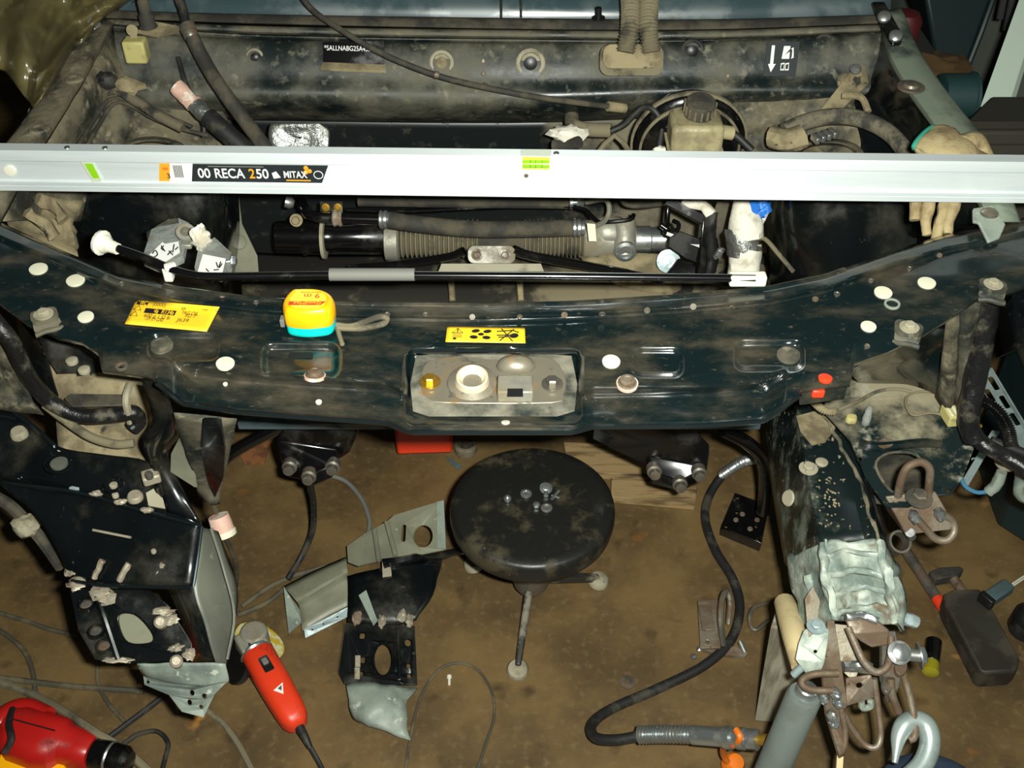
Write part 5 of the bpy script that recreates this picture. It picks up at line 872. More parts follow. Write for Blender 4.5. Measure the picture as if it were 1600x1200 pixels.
rod([(1314, 1108, .355), (1330, 1135, .33), (1350, 1162, .31), (1368, 1168, .31), (1376, 1150, .32), (1372, 1105, .35), (1366, 1060, .385)], .0048); rod([(1302, 1075, .385), (1312, 1100, .365), (1320, 1140, .33), (1318, 1170, .31), (1308, 1140, .32), (1300, 1110, .345)], .005)
rod([(1392, 1060, .41), (1394, 1085, .39), (1404, 1112, .36)], .006); mk('rod_eye', prism(uell(1387, 1068, 9, 14, .405, 14), (0, 0, -.008)), M['steeld'], rg, bevel=.001)
for px, py, z in ((1306, 1084, .385), (1310, 1098, .375), (1300, 1118, .355), (1303, 1130, .345), (1288, 1090, .375)): mk('weld_bead', rumple(blob(U(px, py, z), (.008, .010, .006), .3, py), .0015, 80), M['steel'], rg)
mk('small_hook', tube(UL([(1346, 1096, .355), (1348, 1106, .345), (1360, 1104, .345), (1360, 1095, .355)]), .005, 8), M['primer'], rg)
mk('rig_nut', hexbolt(U(1405, 1020, .46), Vector((0, -.6, 1)), .014, .012, .017), M['steel'], rg); mk('rig_bolt', join(cyl(U(1415, 1022, .45), U(1438, 1025, .45), .009), hexbolt(U(1436, 1025, .45), Vector((1, 0, .2)), .013, .010)), M['steel'], rg)
mk('rig_stub', rumple(tube(UL([(1405, 960, .46), (1420, 968, .455), (1432, 974, .45)]), .009, 8), .003, 60), M['galv'], rg); rod([(1405, 1032, .42), (1414, 1062, .395), (1424, 1100, .37), (1430, 1135, .35), (1428, 1152, .34), (1420, 1156, .337)], .0058, M['rust'], 'pull_rod')
mk('rod_flat', prism(uell(1408, 1040, 10, 14, .425, 14), (0, 0, -.008)), M['rust'], rg, bevel=.001)
# grab hook
hk = mk('grab_hook', tube([U(px, py, .338-(py-1150)*.0004) for px, py in ((1398, 1192), (1401, 1172), (1405, 1150), (1416, 1131), (1432, 1126), (1447, 1134), (1453, 1154), (1450, 1176), (1440, 1196), (1424, 1212))], lambda t: .0045+.0105*sst(t, 0, .34), 18, 6), mat('bright_zinc', srgb(176, 190, 186), .34, .55, c2=srgb(146, 160, 156), r2=.45, m2=.5, scale=30), None, 'shiny galvanised grab hook hanging from the pulling rig', 'hook')
# props: hydraulic ram, timber block, handle
rm_ = T('hydraulic_ram', 'grey hydraulic ram cylinder standing under the right rail end', 'hydraulic ram', U(1150, 1330, 0)); ra, rb2 = U(1152, 1330, .0), U(1258, 1084, .37)
mk('ram_body', lathe([(.025, 0), (.026, .004), (.026, (rb2-ra).length-.006), (.023, (rb2-ra).length)], ra, rb2-ra, 32), M['ram'], rm_); mk('ram_piston', lathe([(.016, 0), (.016, .012), (.014, .014)], rb2, rb2-ra, 24), M['steel'], rm_)
mk('timber_prop', rumple(prism(UL([(1178, 1128, .0), (1240, 1134, .0), (1262, 985, .30), (1204, 980, .30)]), Vector((.03, .07, 0))), .002, 20), M['wood'], None, 'weathered timber block propped behind the hydraulic ram', 'timber block', bevel=.004)
mk('wooden_wedge', tube(UL([(1226, 942, .34), (1234, 965, .36), (1244, 1000, .38), (1254, 1040, .38)]), lambda t: .017+.003*math.sin(t*3), 14, 5), M['handle'], None, 'pale rounded wooden wedge beside the right rail end', 'wedge')
mk('wood_splinter', prism(UL([(1308, 1180, .30), (1318, 1182, .30), (1316, 1215, .28), (1306, 1215, .28)]), (0, 0, -.006)), M['handle'], None, 'thin pale wood splinter hanging below the pulling rig', 'wood splinter')
# hydraulic hose
hyd = T('hydraulic_hose', 'black hydraulic hose with spring guards curving over the floor to the ram', 'hose', U(1120, 1020, 0))
HP = UL([(1186, 716, .12), (1160, 722, .08), (1132, 740, .03), (1108, 775, .012), (1102, 812, .012), (1118, 860, .012), (1145, 905, .012), (1156, 950, .012), (1142, 1000, .012), (1100, 1040, .012), (1030, 1075, .012), (955, 1108, .02), (925, 1132, .04), (930, 1152, .06), (960, 1156, .08), (1000, 1150, .10)])
mk('hose', tube(HP, .0095, 12, 8), M['rubberc'], hyd); mk('spring_guard', tube(UL([(1188, 715, .13), (1160, 722, .09), (1128, 742, .035)]), lambda t: corr(t, 18, .0105, .0018), 12, 60), M['steel'], hyd); mk('spring_guard', tube(UL([(998, 1148, .10), (1040, 1147, .12), (1085, 1148, .14)]), lambda t: corr(t, 16, .0135, .0025), 14, 90), M['steel'], hyd)
fa, fb_ = U(1080, 1148, .14), U(1198, 1157, .20); fd = fb_-fa; L_ = fd.length
mk('fitting', lathe([(.012, 0), (.016, .004), (.016, L_*.45), (.019, L_*.46), (.019, L_*.55), (.013, L_*.56), (.013, L_*.62), (.018, L_*.63), (.018, L_*.72), (.014, L_*.74), (.017, L_*.76), (.017, L_*.88), (.009, L_*.90), (.009, L_)], fa, fd, 16), M['steel'], hyd, smooth=25); mk('brass_tip', lathe([(.0095, 0), (.010, .02), (.006, .024)], fa+fd*.88, fd, 14), M['gold'], hyd)
dc2 = T('orange_dust_cap', 'orange rubber dust cap hanging from the hydraulic hose fitting', 'dust cap', U(1140, 1190, 0)); mk('cap', lathe([(.004, 0), (.018, .004), (.018, .022), (.014, .028), (.004, .03)], U(1140, 1196, .02), Vector((.3, -.3, 1)), 20), M['orange'], dc2)
mk('cap_strap', tube(UL([(1150, 1140, .20), (1156, 1152, .20), (1148, 1164, .17), (1132, 1166, .13), (1130, 1178, .08), (1136, 1190, .05)]), .0055, 8), M['orange'], dc2)
# ================================================================ stool and the bits on it
so_ = U(832, 786, .285); sl = T('stool', 'low round stool with black vinyl seat and three metal legs', 'stool', (so_.x, so_.y, 0)); sr = .152; hb = Vector((so_.x, so_.y, 0))
mk('seat', lathe([(.04, -.052), (sr*.93, -.050), (sr*.985, -.044), (sr, -.030), (sr, -.016), (sr*.985, -.006), (sr*.95, -.0012), (sr*.85, 0), (.01, .001)], so_, Z3, 64), M['seat'], sl, smooth=60)
mk('column', cyl(hb+Z3*.05, hb+Z3*.24, .02), M['steeld'], sl); mk('hub', lathe([(.03, 0), (.035, .01), (.035, .06), (.025, .07)], hb+Z3*.05, Z3, 20), M['steeld'], sl)
for px, py in ((740, 880), (936, 906), (809, 1046)):
    ft = U(px, py, .012); d = (ft-hb-Z3*.012); a = hb+Z3*.085; e = ft+Z3*.012-a
    s_ = e.cross(Z3).normalized()
    lg = mk('leg', prism([a+s_*(.014 if py < 1000 else .008), a-s_*(.014 if py < 1000 else .008), ft-s_*.006+Z3*.014, ft+s_*.006+Z3*.014], Vector((0, 0, -.016))), mat('worn_leg_paint', srgb(40, 38, 34), .5, c2=srgb(118, 112, 98), r2=.7, scale=18, lo=.46, hi=.6) if px == 740 else bpy.data.materials['worn_leg_paint'], sl, bevel=.004)
    mk('foot_pad', lathe([(.020, -.010), (.021, .0), (.018, .006), (.008, .010)], ft, Z3+d.normalized()*.25, 20), M['tancl'], lg)
grp = 'nuts and washers on the stool seat'; zs = .287
def onstool(name, px, py, vf, label, cat, m_=M['steel']): return mk(name, vf, m_, None, label, cat, grp)
onstool('cap_nut', 793, 780, lathe([(.007, 0), (.0075, .005), (.006, .008), (.003, .011)], U(793, 781, zs), Z3, 12), 'domed steel nut on the stool, leftmost of the loose hardware', 'nut')
onstool('washer', 822, 771, lathe([(.011, 0), (.0105, .003), (.006, .004), (.0045, .002)], U(822, 772, zs), Z3, 20), 'steel washer on the stool between the left nut and the bolt', 'washer')
onstool('bolt', 853, 766, join(hexbolt(U(853, 763, zs+.006), Vector((.1, -.3, 1)), .009, .008, .012), cyl(U(853, 775, zs+.004), U(853, 765, zs+.006), .0045)), 'flanged steel bolt on the stool, farthest from the viewer', 'bolt')
onstool('screw', 868, 774, join(cyl(U(862, 780, zs+.004), U(873, 767, zs+.004), .003), cyl(U(862, 774, zs+.003), U(874, 778, zs+.003), .0022)), 'small crossed screws on the stool right of the bolt', 'screw')
onstool('hex_nut', 838, 790, lathe([(.0065, 0), (.007, .002), (.007, .006), (.004, .008)], U(838, 791, zs), Z3, 6), 'small hex nut on the stool nearest the front washer', 'nut')
onstool('washer', 854, 794, lathe([(.011, 0), (.0105, .002), (.007, .003), (.0045, .0015)], U(854, 794, zs), Z3, 20), 'flat washer on the stool nearest the viewer', 'washer')
# ================================================================ cut-off body panel on the floor
cp_ = T('cut_off_panel', 'cut-off car body panel of olive and black sheet metal on the floor by the stool', 'car panel', U(600, 980, 0))
mk('olive_plate', rumple(sheet(UL([(542, 853, .07), (569, 834, .09), (604, 815, .11), (616, 805, .12), (692, 782, .14), (694, 859, .12), (660, 866, .11), (616, 870, .10), (560, 884, .08), (544, 878, .07)]), [uell(661, 838, 15, 18, .12, 18), rrect(U(631, 833, .118), Vector((0, 1, .3)), X3, .038, .008, .0038, 3)], .003), .001, 20), M['primero'], cp_, label='olive primed plate with round hole')
for P_ in (([(604, 816, .118), (618, 868, .108)]), ([(585, 828, .105), (592, 876, .098)])): mk('pressed_rib', tube(UL(P_), .005, 8, 1), M['primero'], cp_)
mk('plate_flange', rumple(sheet(UL([(682, 784, .145), (694, 781, .146), (697, 858, .124), (684, 856, .122)]), th=.005), .002, 40), M['primer'], cp_)
mk('olive_channel', loft([UL([(443, 916, .05), (490, 892, .06), (540, 870, .075)]), UL([(462, 938, .06), (505, 912, .07), (543, 892, .085)]), UL([(468, 950, .035), (510, 925, .05), (545, 905, .06)]), UL([(472, 985, .03), (512, 962, .04), (546, 945, .05)])], 4, 3), M['primero'], cp_, solid=.003, label='olive folded channel')
mk('channel_lip', sheet(UL([(475, 983, .034), (545, 948, .052), (546, 962, .045), (477, 997, .026)]), [uell(488, 984, 1.6, 1.6, .035, 8), uell(505, 975, 1.6, 1.6, .038, 8), uell(527, 964, 1.6, 1.6, .043, 8)], .003), M['galv'], cp_); mk('channel_lip', sheet(UL([(443, 916, .05), (452, 930, .045), (468, 952, .03), (472, 972, .028), (451, 990, .02)]), th=.003), M['primer'], cp_)
mk('black_plate', rumple(loft([UL([(543, 900, .09), (600, 885, .10), (650, 875, .10), (692, 872, .10)]), UL([(545, 935, .085), (600, 930, .09), (645, 925, .09), (675, 930, .085)]), UL([(543, 972, .07), (590, 975, .07), (625, 975, .07), (650, 970, .07)])], 4, 4), .003, 30), M['paintb'], cp_, solid=.003)
mk('black_tail', rumple(tube(UL([(600, 884, .10), (650, 872, .10), (690, 868, .09), (735, 858, .07)]), lambda t: .012*(1-.5*t), 8, 5), .004, 40), M['paintb'], cp_)
dp = mk('end_plate', sheet(UL([(540, 974, .07), (648, 978, .07), (652, 1070, .04), (538, 1068, .04), (529, 1050, .045)]), [cr(uell(599, 1031, 15, 25, .052, 16), 1, True), rrect(U(567, 993, .064), X3, Y3, .012, .014, .003, 2), rrect(U(566, 1031, .052), X3, Y3, .014, .014, .003, 2), uell(565, 1052, 4, 4, .046, 10), uell(638, 1004, 6, 6, .062, 12), uell(639, 1040, 4, 4, .05, 10), uell(640, 1056, 4, 4, .045, 10)], .003), M['paintb'], cp_, label='black end plate with holes')
mk('hole_rim', tube(uell(599, 1031, 16, 26, .0545, 20), .0028, 6, 1, True), M['paintb'], dp); mk('plate_rib', tube(UL([(622, 985, .07), (624, 1062, .045)]), .004, 8), M['paintb'], dp)
for px, py, z in ((565, 1052, .0475), (566, 1033, .0515)): mk('bare_patch', sheet(UL([(px-11, py-9, z+.003), (px-3, py-9, z+.003), (px-3, py+9, z-.001), (px-11, py+9, z-.001)]), th=.001), M['weld'], dp)
mk('torn_end', rumple(loft([UL([(541, 1068, .042), (595, 1068, .05), (650, 1072, .042)]), UL([(545, 1098, .04), (590, 1098, .055), (636, 1098, .04)]), UL([(548, 1118, .022), (580, 1130, .04), (634, 1122, .03)]), UL([(560, 1128, .012), (600, 1145, .02), (641, 1155, .012)])], 5, 4), .006, 35), M['primer'], cp_, solid=.003, label='torn pale metal end')
mk('side_wall', sheet(UL([(540, 974, .07), (529, 1050, .045), (527, 1052, .01), (537, 975, .01)]), th=.003), M['paintb'], cp_); mk('weld_tab', sheet(UL([(597, 878, .108), (610, 876, .108), (612, 900, .10), (598, 902, .10)]), th=.002), M['weld'], cp_)
for k, (px, py, z) in enumerate(((558, 965, .078), (597, 970, .078), (628, 962, .08), (640, 970, .075))): mk('torn_metal', rumple(blob(U(px, py, z), (.008, .014, .005), .5, k), .003, 60), M['weld'], cp_)
mk('hanging_strip', rumple(sheet(UL([(560, 930, .094), (572, 922, .095), (590, 970, .08), (584, 978, .078)]), th=.002), .001, 50), M['primer'], cp_)
# ================================================================ angle grinder
gr = T('angle_grinder', 'red angle grinder with black guard lying on the floor', 'angle grinder', U(430, 1080, 0)); ga, gb = U(402, 1022, .055), U(464, 1130, .042); gd = (gb-ga); gn = gd.normalized(); gsd = gn.cross(Z3).normalized(); gu = gsd.cross(gn)
def gsec(t, w_, h_): c_ = ga+gd*t; return rrect(c_, gsd, gu, w_, h_, min(w_, h_)*.36, 5)
R_ = [gsec(t, w_, h_) for t, w_, h_ in ((0, .054, .054), (.03, .060, .060), (.5, .058, .060), (.8, .054, .056), (.95, .048, .050), (1.02, .036, .040), (1.06, .018, .02))]; v, f = grid(R_, True); n_ = len(R_[0]); f += [list(range(n_))[::-1], [len(v)-n_+k for k in range(n_)]]
mk('body', (v, f), M['red'], gr); mk('gear_head', join(box(ga-gn*.022, (.044, .052, .048), gn, gsd), cyl(ga-gn*.030-gsd*.01-Z3*.03, ga-gn*.030-gsd*.01+Z3*.028, .026)), M['alud'], gr, bevel=.005)
mk('head_ring', lathe([(.030, 0), (.032, .004), (.030, .008)], ga-gn*.006, gn, 20), M['steel'], gr)
gdx = (gsd*-1+Z3*.35).normalized(); gc = ga-gn*.034+gsd*.0
dax = (X3*-.75+Z3*.55+Y3*-.25).normalized(); mk('guard', lathe([(.010, 0), (.046, .002), (.048, .006), (.048, .016), (.044, .016)], U(383, 1030, .034), dax, 36), M['black'], gr); mk('yellow_disc', lathe([(.050, 0), (.050, .003), (.01, .004)], U(405, 1003, .045), Vector((.5, .3, .8)), 30), mat('yellow_disc_label', srgb(196, 170, 40), .5, c2=srgb(210, 204, 170), scale=40), gr)
tp = ga+gd*.28+gu*.0302; mk('switch_plate', prism(rrect(tp, gn, gsd, .034, .018, .003), gu*.002), M['black'], gr, bevel=.001); mk('switch', box(tp+gu*.004-gn*.004, (.014, .011, .006), gn, gsd), M['sleeve'], gr, bevel=.002)
tp = ga+gd*.64+gu*.0303; lgm = mk('logo_mark', sheet([tp+gn*a+gsd*b for a, b in ((-.010, -.009), (-.004, .012), (.012, .000))], th=.0004), M['whiteink'], gr); mk('logo_inner', sheet([tp+gu*.0006+gn*a+gsd*b for a, b in ((-.006, -.005), (-.003, .004), (.004, .0))], th=.0004), M['steeld'], gr)
mk('cord_boot', tube([ga+gd*1.04, ga+gd*1.2, ga+gd*1.3-Z3*.008], lambda t: .009-.004*t, 10, 4), M['rubberc'], gr); mk('power_cord', tube(UL([(484, 1166, .03), (500, 1195, .015), (515, 1230, .008)]), .0045, 8), M['rubberc'], gr)
# ================================================================ drill
dr = T('electric_drill', 'red electric drill with black chuck lying at the lower left', 'drill', U(70, 1160, 0)); da, db = U(22, 1142, .06), U(146, 1176, .06); dd_ = db-da; dn_ = dd_.normalized(); ds = dn_.cross(Z3).normalized(); du = ds.cross(dn_)
def dsec(t, w_, h_, o=0): return rrect(da+dd_*t+ds*o, ds, du, w_, h_, min(w_, h_)*.4, 5)
R_ = [dsec(t, w_, h_, o) for t, w_, h_, o in ((-.12, .03, .03, 0), (-.05, .070, .07, 0), (.1, .094, .08, .004), (.45, .098, .082, .006), (.62, .088, .078, .004), (.68, .066, .066, 0), (.86, .062, .062, 0), (.95, .058, .058, 0), (1.0, .050, .050, 0))]; v, f = grid(R_, True); n_ = len(R_[0]); f += [list(range(n_))[::-1], [len(v)-n_+k for k in range(n_)]]
mk('motor_body', (v, f), M['redd'], dr); mk('chuck', lathe([(.020, 0), (.027, .004), (.027, .03), (.024, .034), (.027, .038), (.026, .06), (.018, .07), (.010, .072)], db, dn_, 20), M['blackg'], dr, smooth=30); mk('chuck_ring', ring([(.0272, .032), (.0285, .034), (.0272, .037)], db, dn_, 20), M['steel'], dr)
mk('grip', tube(UL([(75, 1120, .075), (40, 1106, .07), (12, 1116, .06), (-5, 1140, .05), (-20, 1190, .045)]), .018, 12, 5), M['redd'], dr); mk('trigger_recess', blob(U(38, 1124, .075), (.030, .014, .012), .1, 2), M['black'], dr); mk('cord_wrap', tube(UL([(20, 1108, .09), (14, 1130, .105), (18, 1155, .11), (8, 1175, .09)]), .006, 8), M['rubberc'], dr)
mk('motor_seam', tube([da+dd_*t+du*.0415 for t in (0.02, .3, .6)], .0014, 5), M['black'], dr)
mk('yellow_tool_case', box(U(50, 1212, .03), (.12, .05, .05), (1, -.1, 0)), M['yellow'], None, 'small yellow plastic block under the red drill', 'plastic block', bevel=.005)
# ================================================================ cables on the floor
def cable(name, pts, r, label, m_=None, cat='cable', z=None): return mk(name, tube([U(p[0], p[1], p[2] if len(p) > 2 else (z or r)) for p in pts], r, 8, 7), m_ or M['cable'], None, label, cat, 'cables on the floor')
cable('floor_cable', [(-20, 952), (0, 958), (40, 970), (80, 984), (125, 994)], .0048, 'grey cable running into the left rail end from the left edge')
cable('floor_cable', [(-20, 975), (10, 992), (38, 1018), (52, 1055), (56, 1105)], .0048, 'grey cable curving down toward the drill at the left edge')
cable('floor_cable', [(-20, 1057), (40, 1064), (110, 1072), (225, 1080)], .0058, 'grey cable lying straight above the drill toward the bracket')
cable('floor_cable', [(-20, 1060, .006), (45, 1082, .02), (100, 1112, .06), (150, 1145, .08), (195, 1172, .05), (240, 1212, .02)], .0075, 'thick olive cable passing over the red drill', M['dustyrub'])
cable('floor_cable', [(152, 1040), (154, 1070), (170, 1100), (195, 1128)], .0038, 'thin cable below the black rail end plate')
cable('floor_cable', [(160, 1160), (200, 1130), (250, 1092), (285, 1060)], .0055, 'dark cable crossing diagonally under the primed bracket', M['rubberc'])
cable('floor_cable', [(190, 1165), (215, 1148), (245, 1143), (262, 1160), (258, 1185), (250, 1215)], .0045, 'short looped cable right of the drill chuck', M['rubberc'])
cable('floor_cable', [(320, 1108), (348, 1130), (372, 1162), (395, 1205)], .0055, 'olive cable running from the bracket to the bottom edge', M['dustyrub'])
cable('floor_cable', [(378, 948), (420, 918), (465, 898), (545, 874), (575, 850)], .005, 'upper of the two cables reaching the cut-off panel'); cable('floor_cable', [(372, 962), (420, 940), (452, 915), (500, 895)], .005, 'lower of the two cables reaching the cut-off panel')
cable('brake_hose', [(484, 748, .30), (490, 790, .18), (488, 830, .08), (472, 868, .03), (450, 905, .012)], .0062, 'dark hose hanging from the left suspension arm to the floor', M['rubberc'])
cable('grey_tube', [(506, 740, .02), (540, 752, .012), (565, 780, .01), (577, 812, .01), (576, 832, .01)], .005, 'pale grey tube curving behind the cut-off panel', M['sleeve'])
cable('thin_wire_loop', [(632, 1215), (640, 1160), (655, 1095), (680, 1052), (712, 1036), (745, 1046), (768, 1080), (772, 1120), (758, 1165), (742, 1215)], .0028, 'thin wire loop on the floor below the stool', M['cable'])
cn2 = T('hanging_sensor', 'pinkish round sensor with white ring on a cable beside the left rail', 'sensor', U(346, 822, .4)); mk('sensor_body', lathe([(.017, 0), (.018, .012), (.018, .026), (.012, .03)], U(341, 806, .44), U(352, 836, .41)-U(341, 806, .44), 18), M['pinkp'], cn2); mk('sensor_ring', lathe([(.018, .026), (.0195, .028), (.019, .036), (.008, .038)], U(341, 806, .44), U(352, 836, .41)-U(341, 806, .44), 18), M['cream'], cn2)
mk('sensor_lead', tube(UL([(350, 836, .41), (362, 862, .30), (370, 895, .18), (366, 935, .06), (372, 955, .01)]), .0045, 8), M['cable'], cn2); mk('sensor_lead', tube(UL([(338, 800, .45), (330, 780, .50), (326, 765, .53)]), .0045, 8), M['cable'], cn2)
# ================================================================ other things on the floor
def plank(name, P_, h_, label): return mk(name, prism(UL([(px, py, h_) for px, py in P_]), (0, 0, -h_+.001)), M['plank'], None, label, 'plank', bevel=.002)
plank('wooden_plank', [(880, 690), (1062, 700), (1052, 742), (890, 738)], .022, 'pale worn plank behind the stool seat, farther of the two'); plank('wooden_plank', [(955, 746), (1090, 760), (1086, 788), (955, 776)], .02, 'pale worn plank behind the stool seat, nearer of the two')
bs_ = T('rubber_bush', 'round rubber bush lying behind the stool at its left', 'bush', U(728, 704, 0)); mk('bush_outer', lathe([(.024, 0), (.026, .006), (.026, .022), (.018, .026), (.015, .020), (.014, .01)], U(728, 706, .0), Z3, 24), M['dustyrub'], bs_); mk('bush_core', lathe([(.011, 0), (.011, .026), (.005, .026), (.005, .018)], U(728, 706, .0), Z3, 18), M['steeld'], bs_)
jk = T('trolley_jack', 'bright red trolley jack just visible under the lock panel', 'jack', U(665, 690, 0)); mk('jack_frame', box(U(660, 672, .10)+Vector((0, .05, -.02)), (.125, .12, .09), (1, .05, 0)), M['red'], jk, bevel=.006); mk('jack_saddle', lathe([(.03, 0), (.035, .01), (.03, .02)], U(690, 640, .14)+Vector((0, .05, 0)), Z3, 18), M['steeld'], jk)
mk('plastic_scrap', rumple(sheet(UL([(696, 712, .008), (704, 716, .012), (722, 728, .008), (716, 734, .006), (704, 724, .008)]), th=.002), .003, 60), M['bluegrey'], None, 'small pale blue plastic scrap beside the stool', 'scrap')
pb2 = T('mount_plate', 'black square mounting plate with bolt holes on the floor right of the stool', 'bracket', U(1165, 810, 0)); PQ = [(1149, 770), (1202, 790), (1190, 849), (1127, 822)]
mk('plate', sheet(UL([(px, py, .035) for px, py in PQ]), [uell(px, py, 3, 3, .035, 8) for px, py in ((1153, 777), (1135, 822), (1184, 843), (1152, 800), (1182, 822))], .006), M['blackg'], pb2, bevel=.002)
for px, py in ((1160, 803), (1172, 826), (1150, 812), (1183, 812)): mk('rust_spot', lathe([(.006, -.001), (.005, .0012)], U(px, py, .036), Z3, 10), M['rust'], pb2)
mk('plate_edge', prism(UL([(1127, 822, .034), (1190, 849, .034), (1189, 854, .02), (1126, 828, .02)]), (0, .004, -.02)), M['blackg'], pb2); mk('plate_post', cyl(U(1193, 795, .02), U(1190, 770, .06), .012), M['blackg'], pb2)
rbk = T('rusty_bracket', 'rusty welded bracket with rod arch lying right of the stool', 'bracket', U(1110, 980, 0)); mk('plate', sheet(UL([(1090, 938, .03), (1122, 936, .035), (1126, 1012, .025), (1094, 1013, .02)]), [uell(1105, 1003, 3, 3, .024, 8)], .006), M['rust'], rbk, bevel=.002); mk('stiffener', box(U(1104, 965, .036), (.024, .06, .004), X3, Y3), M['rust'], rbk, bevel=.001)
mk('rod_arch', tube(UL([(1130, 1008, .02), (1126, 970, .06), (1128, 938, .075), (1135, 924, .075), (1141, 940, .06), (1138, 975, .03)]), .006, 8), M['steeld'], rbk); mk('base_strip', prism(UL([(1090, 1012, .014), (1150, 1010, .014), (1168, 1020, .012), (1164, 1026, .01), (1120, 1022, .012)]), (0, 0, -.008)), M['rust'], rbk); mk('foot_bolt', cyl(U(1156, 1002, .02), U(1164, 1020, .012), .005), M['steel'], rbk)
for px, py in ((1093, 1014), (1084, 1026)): mk('weld_blob', blob(U(px, py, .012), (.006, .006, .004), .3, px), M['steel'], rbk)
mk('bent_rod', tube(UL([(1200, 942, .01), (1180, 948, .02), (1172, 960, .02), (1173, 978, .012), (1182, 984, .01), (1200, 970, .01)]), .0045, 8), M['steeld'], None, 'bent steel rod lying between the rusty bracket and the timber', 'rod')
pbr = T('pry_bar', 'dark steel bar with red painted end lying under the dark block', 'bar', U(1440, 900, 0)); mk('bar', cyl(U(1412, 856, .014), U(1466, 938, .014), .011), M['steeld'], pbr); mk('red_grip', cyl(U(1464, 935, .014), U(1486, 968, .014), .0115), M['red'], pbr)
hm = T('hammer', 'small hammer with dark head half under the dark block', 'hammer', U(1485, 910, 0)); mk('hammer_head', prism(UL([(1452, 893, .03), (1468, 886, .032), (1500, 884, .03), (1507, 889, .028), (1495, 899, .03), (1462, 905, .03)]), (0, 0, -.024)), M['rubber'], hm, bevel=.003); mk('hammer_handle', cyl(U(1485, 897, .018), U(1515, 940, .016), .010), M['rust'], hm)
bkx = mk('dark_block', prism(UL([(1474, 928, .055), (1488, 922, .06), (1530, 920, .06), (1537, 926, .058), (1594, 1030, .055), (1592, 1042, .05), (1584, 1049, .05), (1540, 1052, .048), (1530, 1046, .048), (1478, 945, .05)]), (0, 0, -.047)), mat('oily_dark_block', srgb(38, 34, 27), .6, c2=srgb(56, 49, 36), scale=14, c3=srgb(128, 120, 104), s3=14, lo3=.68, hi3=.71), None, 'oily dark brown block lying at the right edge', 'block', bevel=.005)
pg = T('cable_plug', 'dark cable plug with thin wires lying on the dark block', 'plug', U(1560, 930, .06)); mk('plug_body', box(U(1560, 926, .072), (.060, .026, .022), U(1585, 910, .07)-U(1540, 940, .07), Y3), M['bluegrey'], pg, bevel=.003); mk('plug_face', box(U(1541, 938, .072), (.012, .030, .025), U(1585, 910, .07)-U(1540, 940, .07), Y3), M['black'], pg, bevel=.002)
for k in (0, 4): mk('plug_wire', tube(UL([(1582, 912+k, .07), (1600, 900+k, .06), (1625, 885+k, .04)]), .0018, 6), M['white'], pg)
bt = T('glue_bottle', 'small bottle with black cap and yellow-green base on the floor', 'bottle', U(1456, 1030, 0)); mk('bottle_cap', cyl(U(1459, 1002, .017), U(1455, 1036, .017), .0155), M['blackg'], bt, bevel=.001); mk('bottle_body', lathe([(.015, 0), (.0155, .01), (.0155, .022), (.010, .026)], U(1455, 1036, .017), U(1453, 1056, .017)-U(1455, 1036, .017), 20), mat('olive_plastic', srgb(140, 130, 30), .25), bt)
mk('rubber_bumper', lathe([(.03, 0), (.034, .01), (.03, .05), (.02, .06)], U(1600, 985, .0), Z3, 20), M['black'], None, 'dark round rubber bumper at the right edge by the block', 'bumper')
mk('blue_sleeve', rumple(blob(U(1448, 1214, .2), (.07, .035, .03), .15, 3), .004, 30), M['bluecloth'], None, 'dark blue fabric edge at the bottom below the hook', 'fabric')
# ================================================================ background at the sides
def drape(u, v):
    top = Vector((lerp(-70, 262, u), lerp(-50, -40, u), 0)); bot = Vector((pl(u, [(0, -70), (.25, 8), (.45, 52), (.62, 92), (1, 205)]), pl(u, [(0, 96), (.25, 112), (.45, 168), (.62, 118), (.8, 60), (1, 6)]), 0)); q = top.lerp(bot, v)
    f1 = abs(noise.noise(Vector((u*5+v*.8, v*.9, 3)))); f2 = noise.noise(Vector((u*2-v*1.2, v*1.6, 8))); f3 = abs(noise.noise(Vector((u*3+v*2.5, v*2-u, 12))))
    return U(q.x, q.y, lerp(1.10, .985, v)+.075*(f1-.2)+.035*f2-.03*f3)
mk('plastic_sheet', grid([[drape(i/60, j/44) for i in range(61)] for j in range(45)]), M['film'], None, 'crumpled glossy olive plastic sheet draped over the left wing', 'plastic sheet', solid=.0012, smooth=60)
mk('leaning_board', prism([V(1640, -40, 2.25), V(1606, -40, 2.25), V(1530, 170, 2.05), V(1575, 170, 2.05)], (.02, .02, 0)), M['trimwhite'], None, 'white painted board leaning at the upper right', 'board', bevel=.004)
bn = T('storage_bin', 'dark teal plastic bin standing in the upper right background', 'bin', V(1475, 95, 2.6)); c0 = V(1492, 40, 2.6); mk('bin_body', prism([V(1462, 100, 2.66), V(1512, 104, 2.66), V(1550, 0, 2.7), V(1545, -30, 2.7), V(1440, -30, 2.7)], (0, .3, .05)), M['binm'], bn, bevel=.01); mk('bin_rim', tube([V(1512, 104, 2.65), V(1551, 0, 2.69), V(1546, -30, 2.69)], .008, 8, 2), M['binm'], bn)
fe = T('red_canister', 'dark red canister with pale label behind the right hinge', 'canister', V(1410, 70, 2.3)); mk('canister_body', lathe([(.03, 0), (.034, .005), (.034, .07), (.026, .085), (.012, .09)], V(1404, 80, 2.3), Z3, 24), mat('deep_red_metal', srgb(70, 10, 14), .6), fe); mk('canister_label', box(V(1413, 58, 2.255), (.014, .003, .02)), M['cream'], fe)
mk('brown_rag', rumple(blob(V(1455, 112, 2.3), (.09, .06, .032), .35, 6, n=20, m=14, fq=3), .010, 25), M['rag'], None, 'orange-brown rag heap in the right background', 'rag')
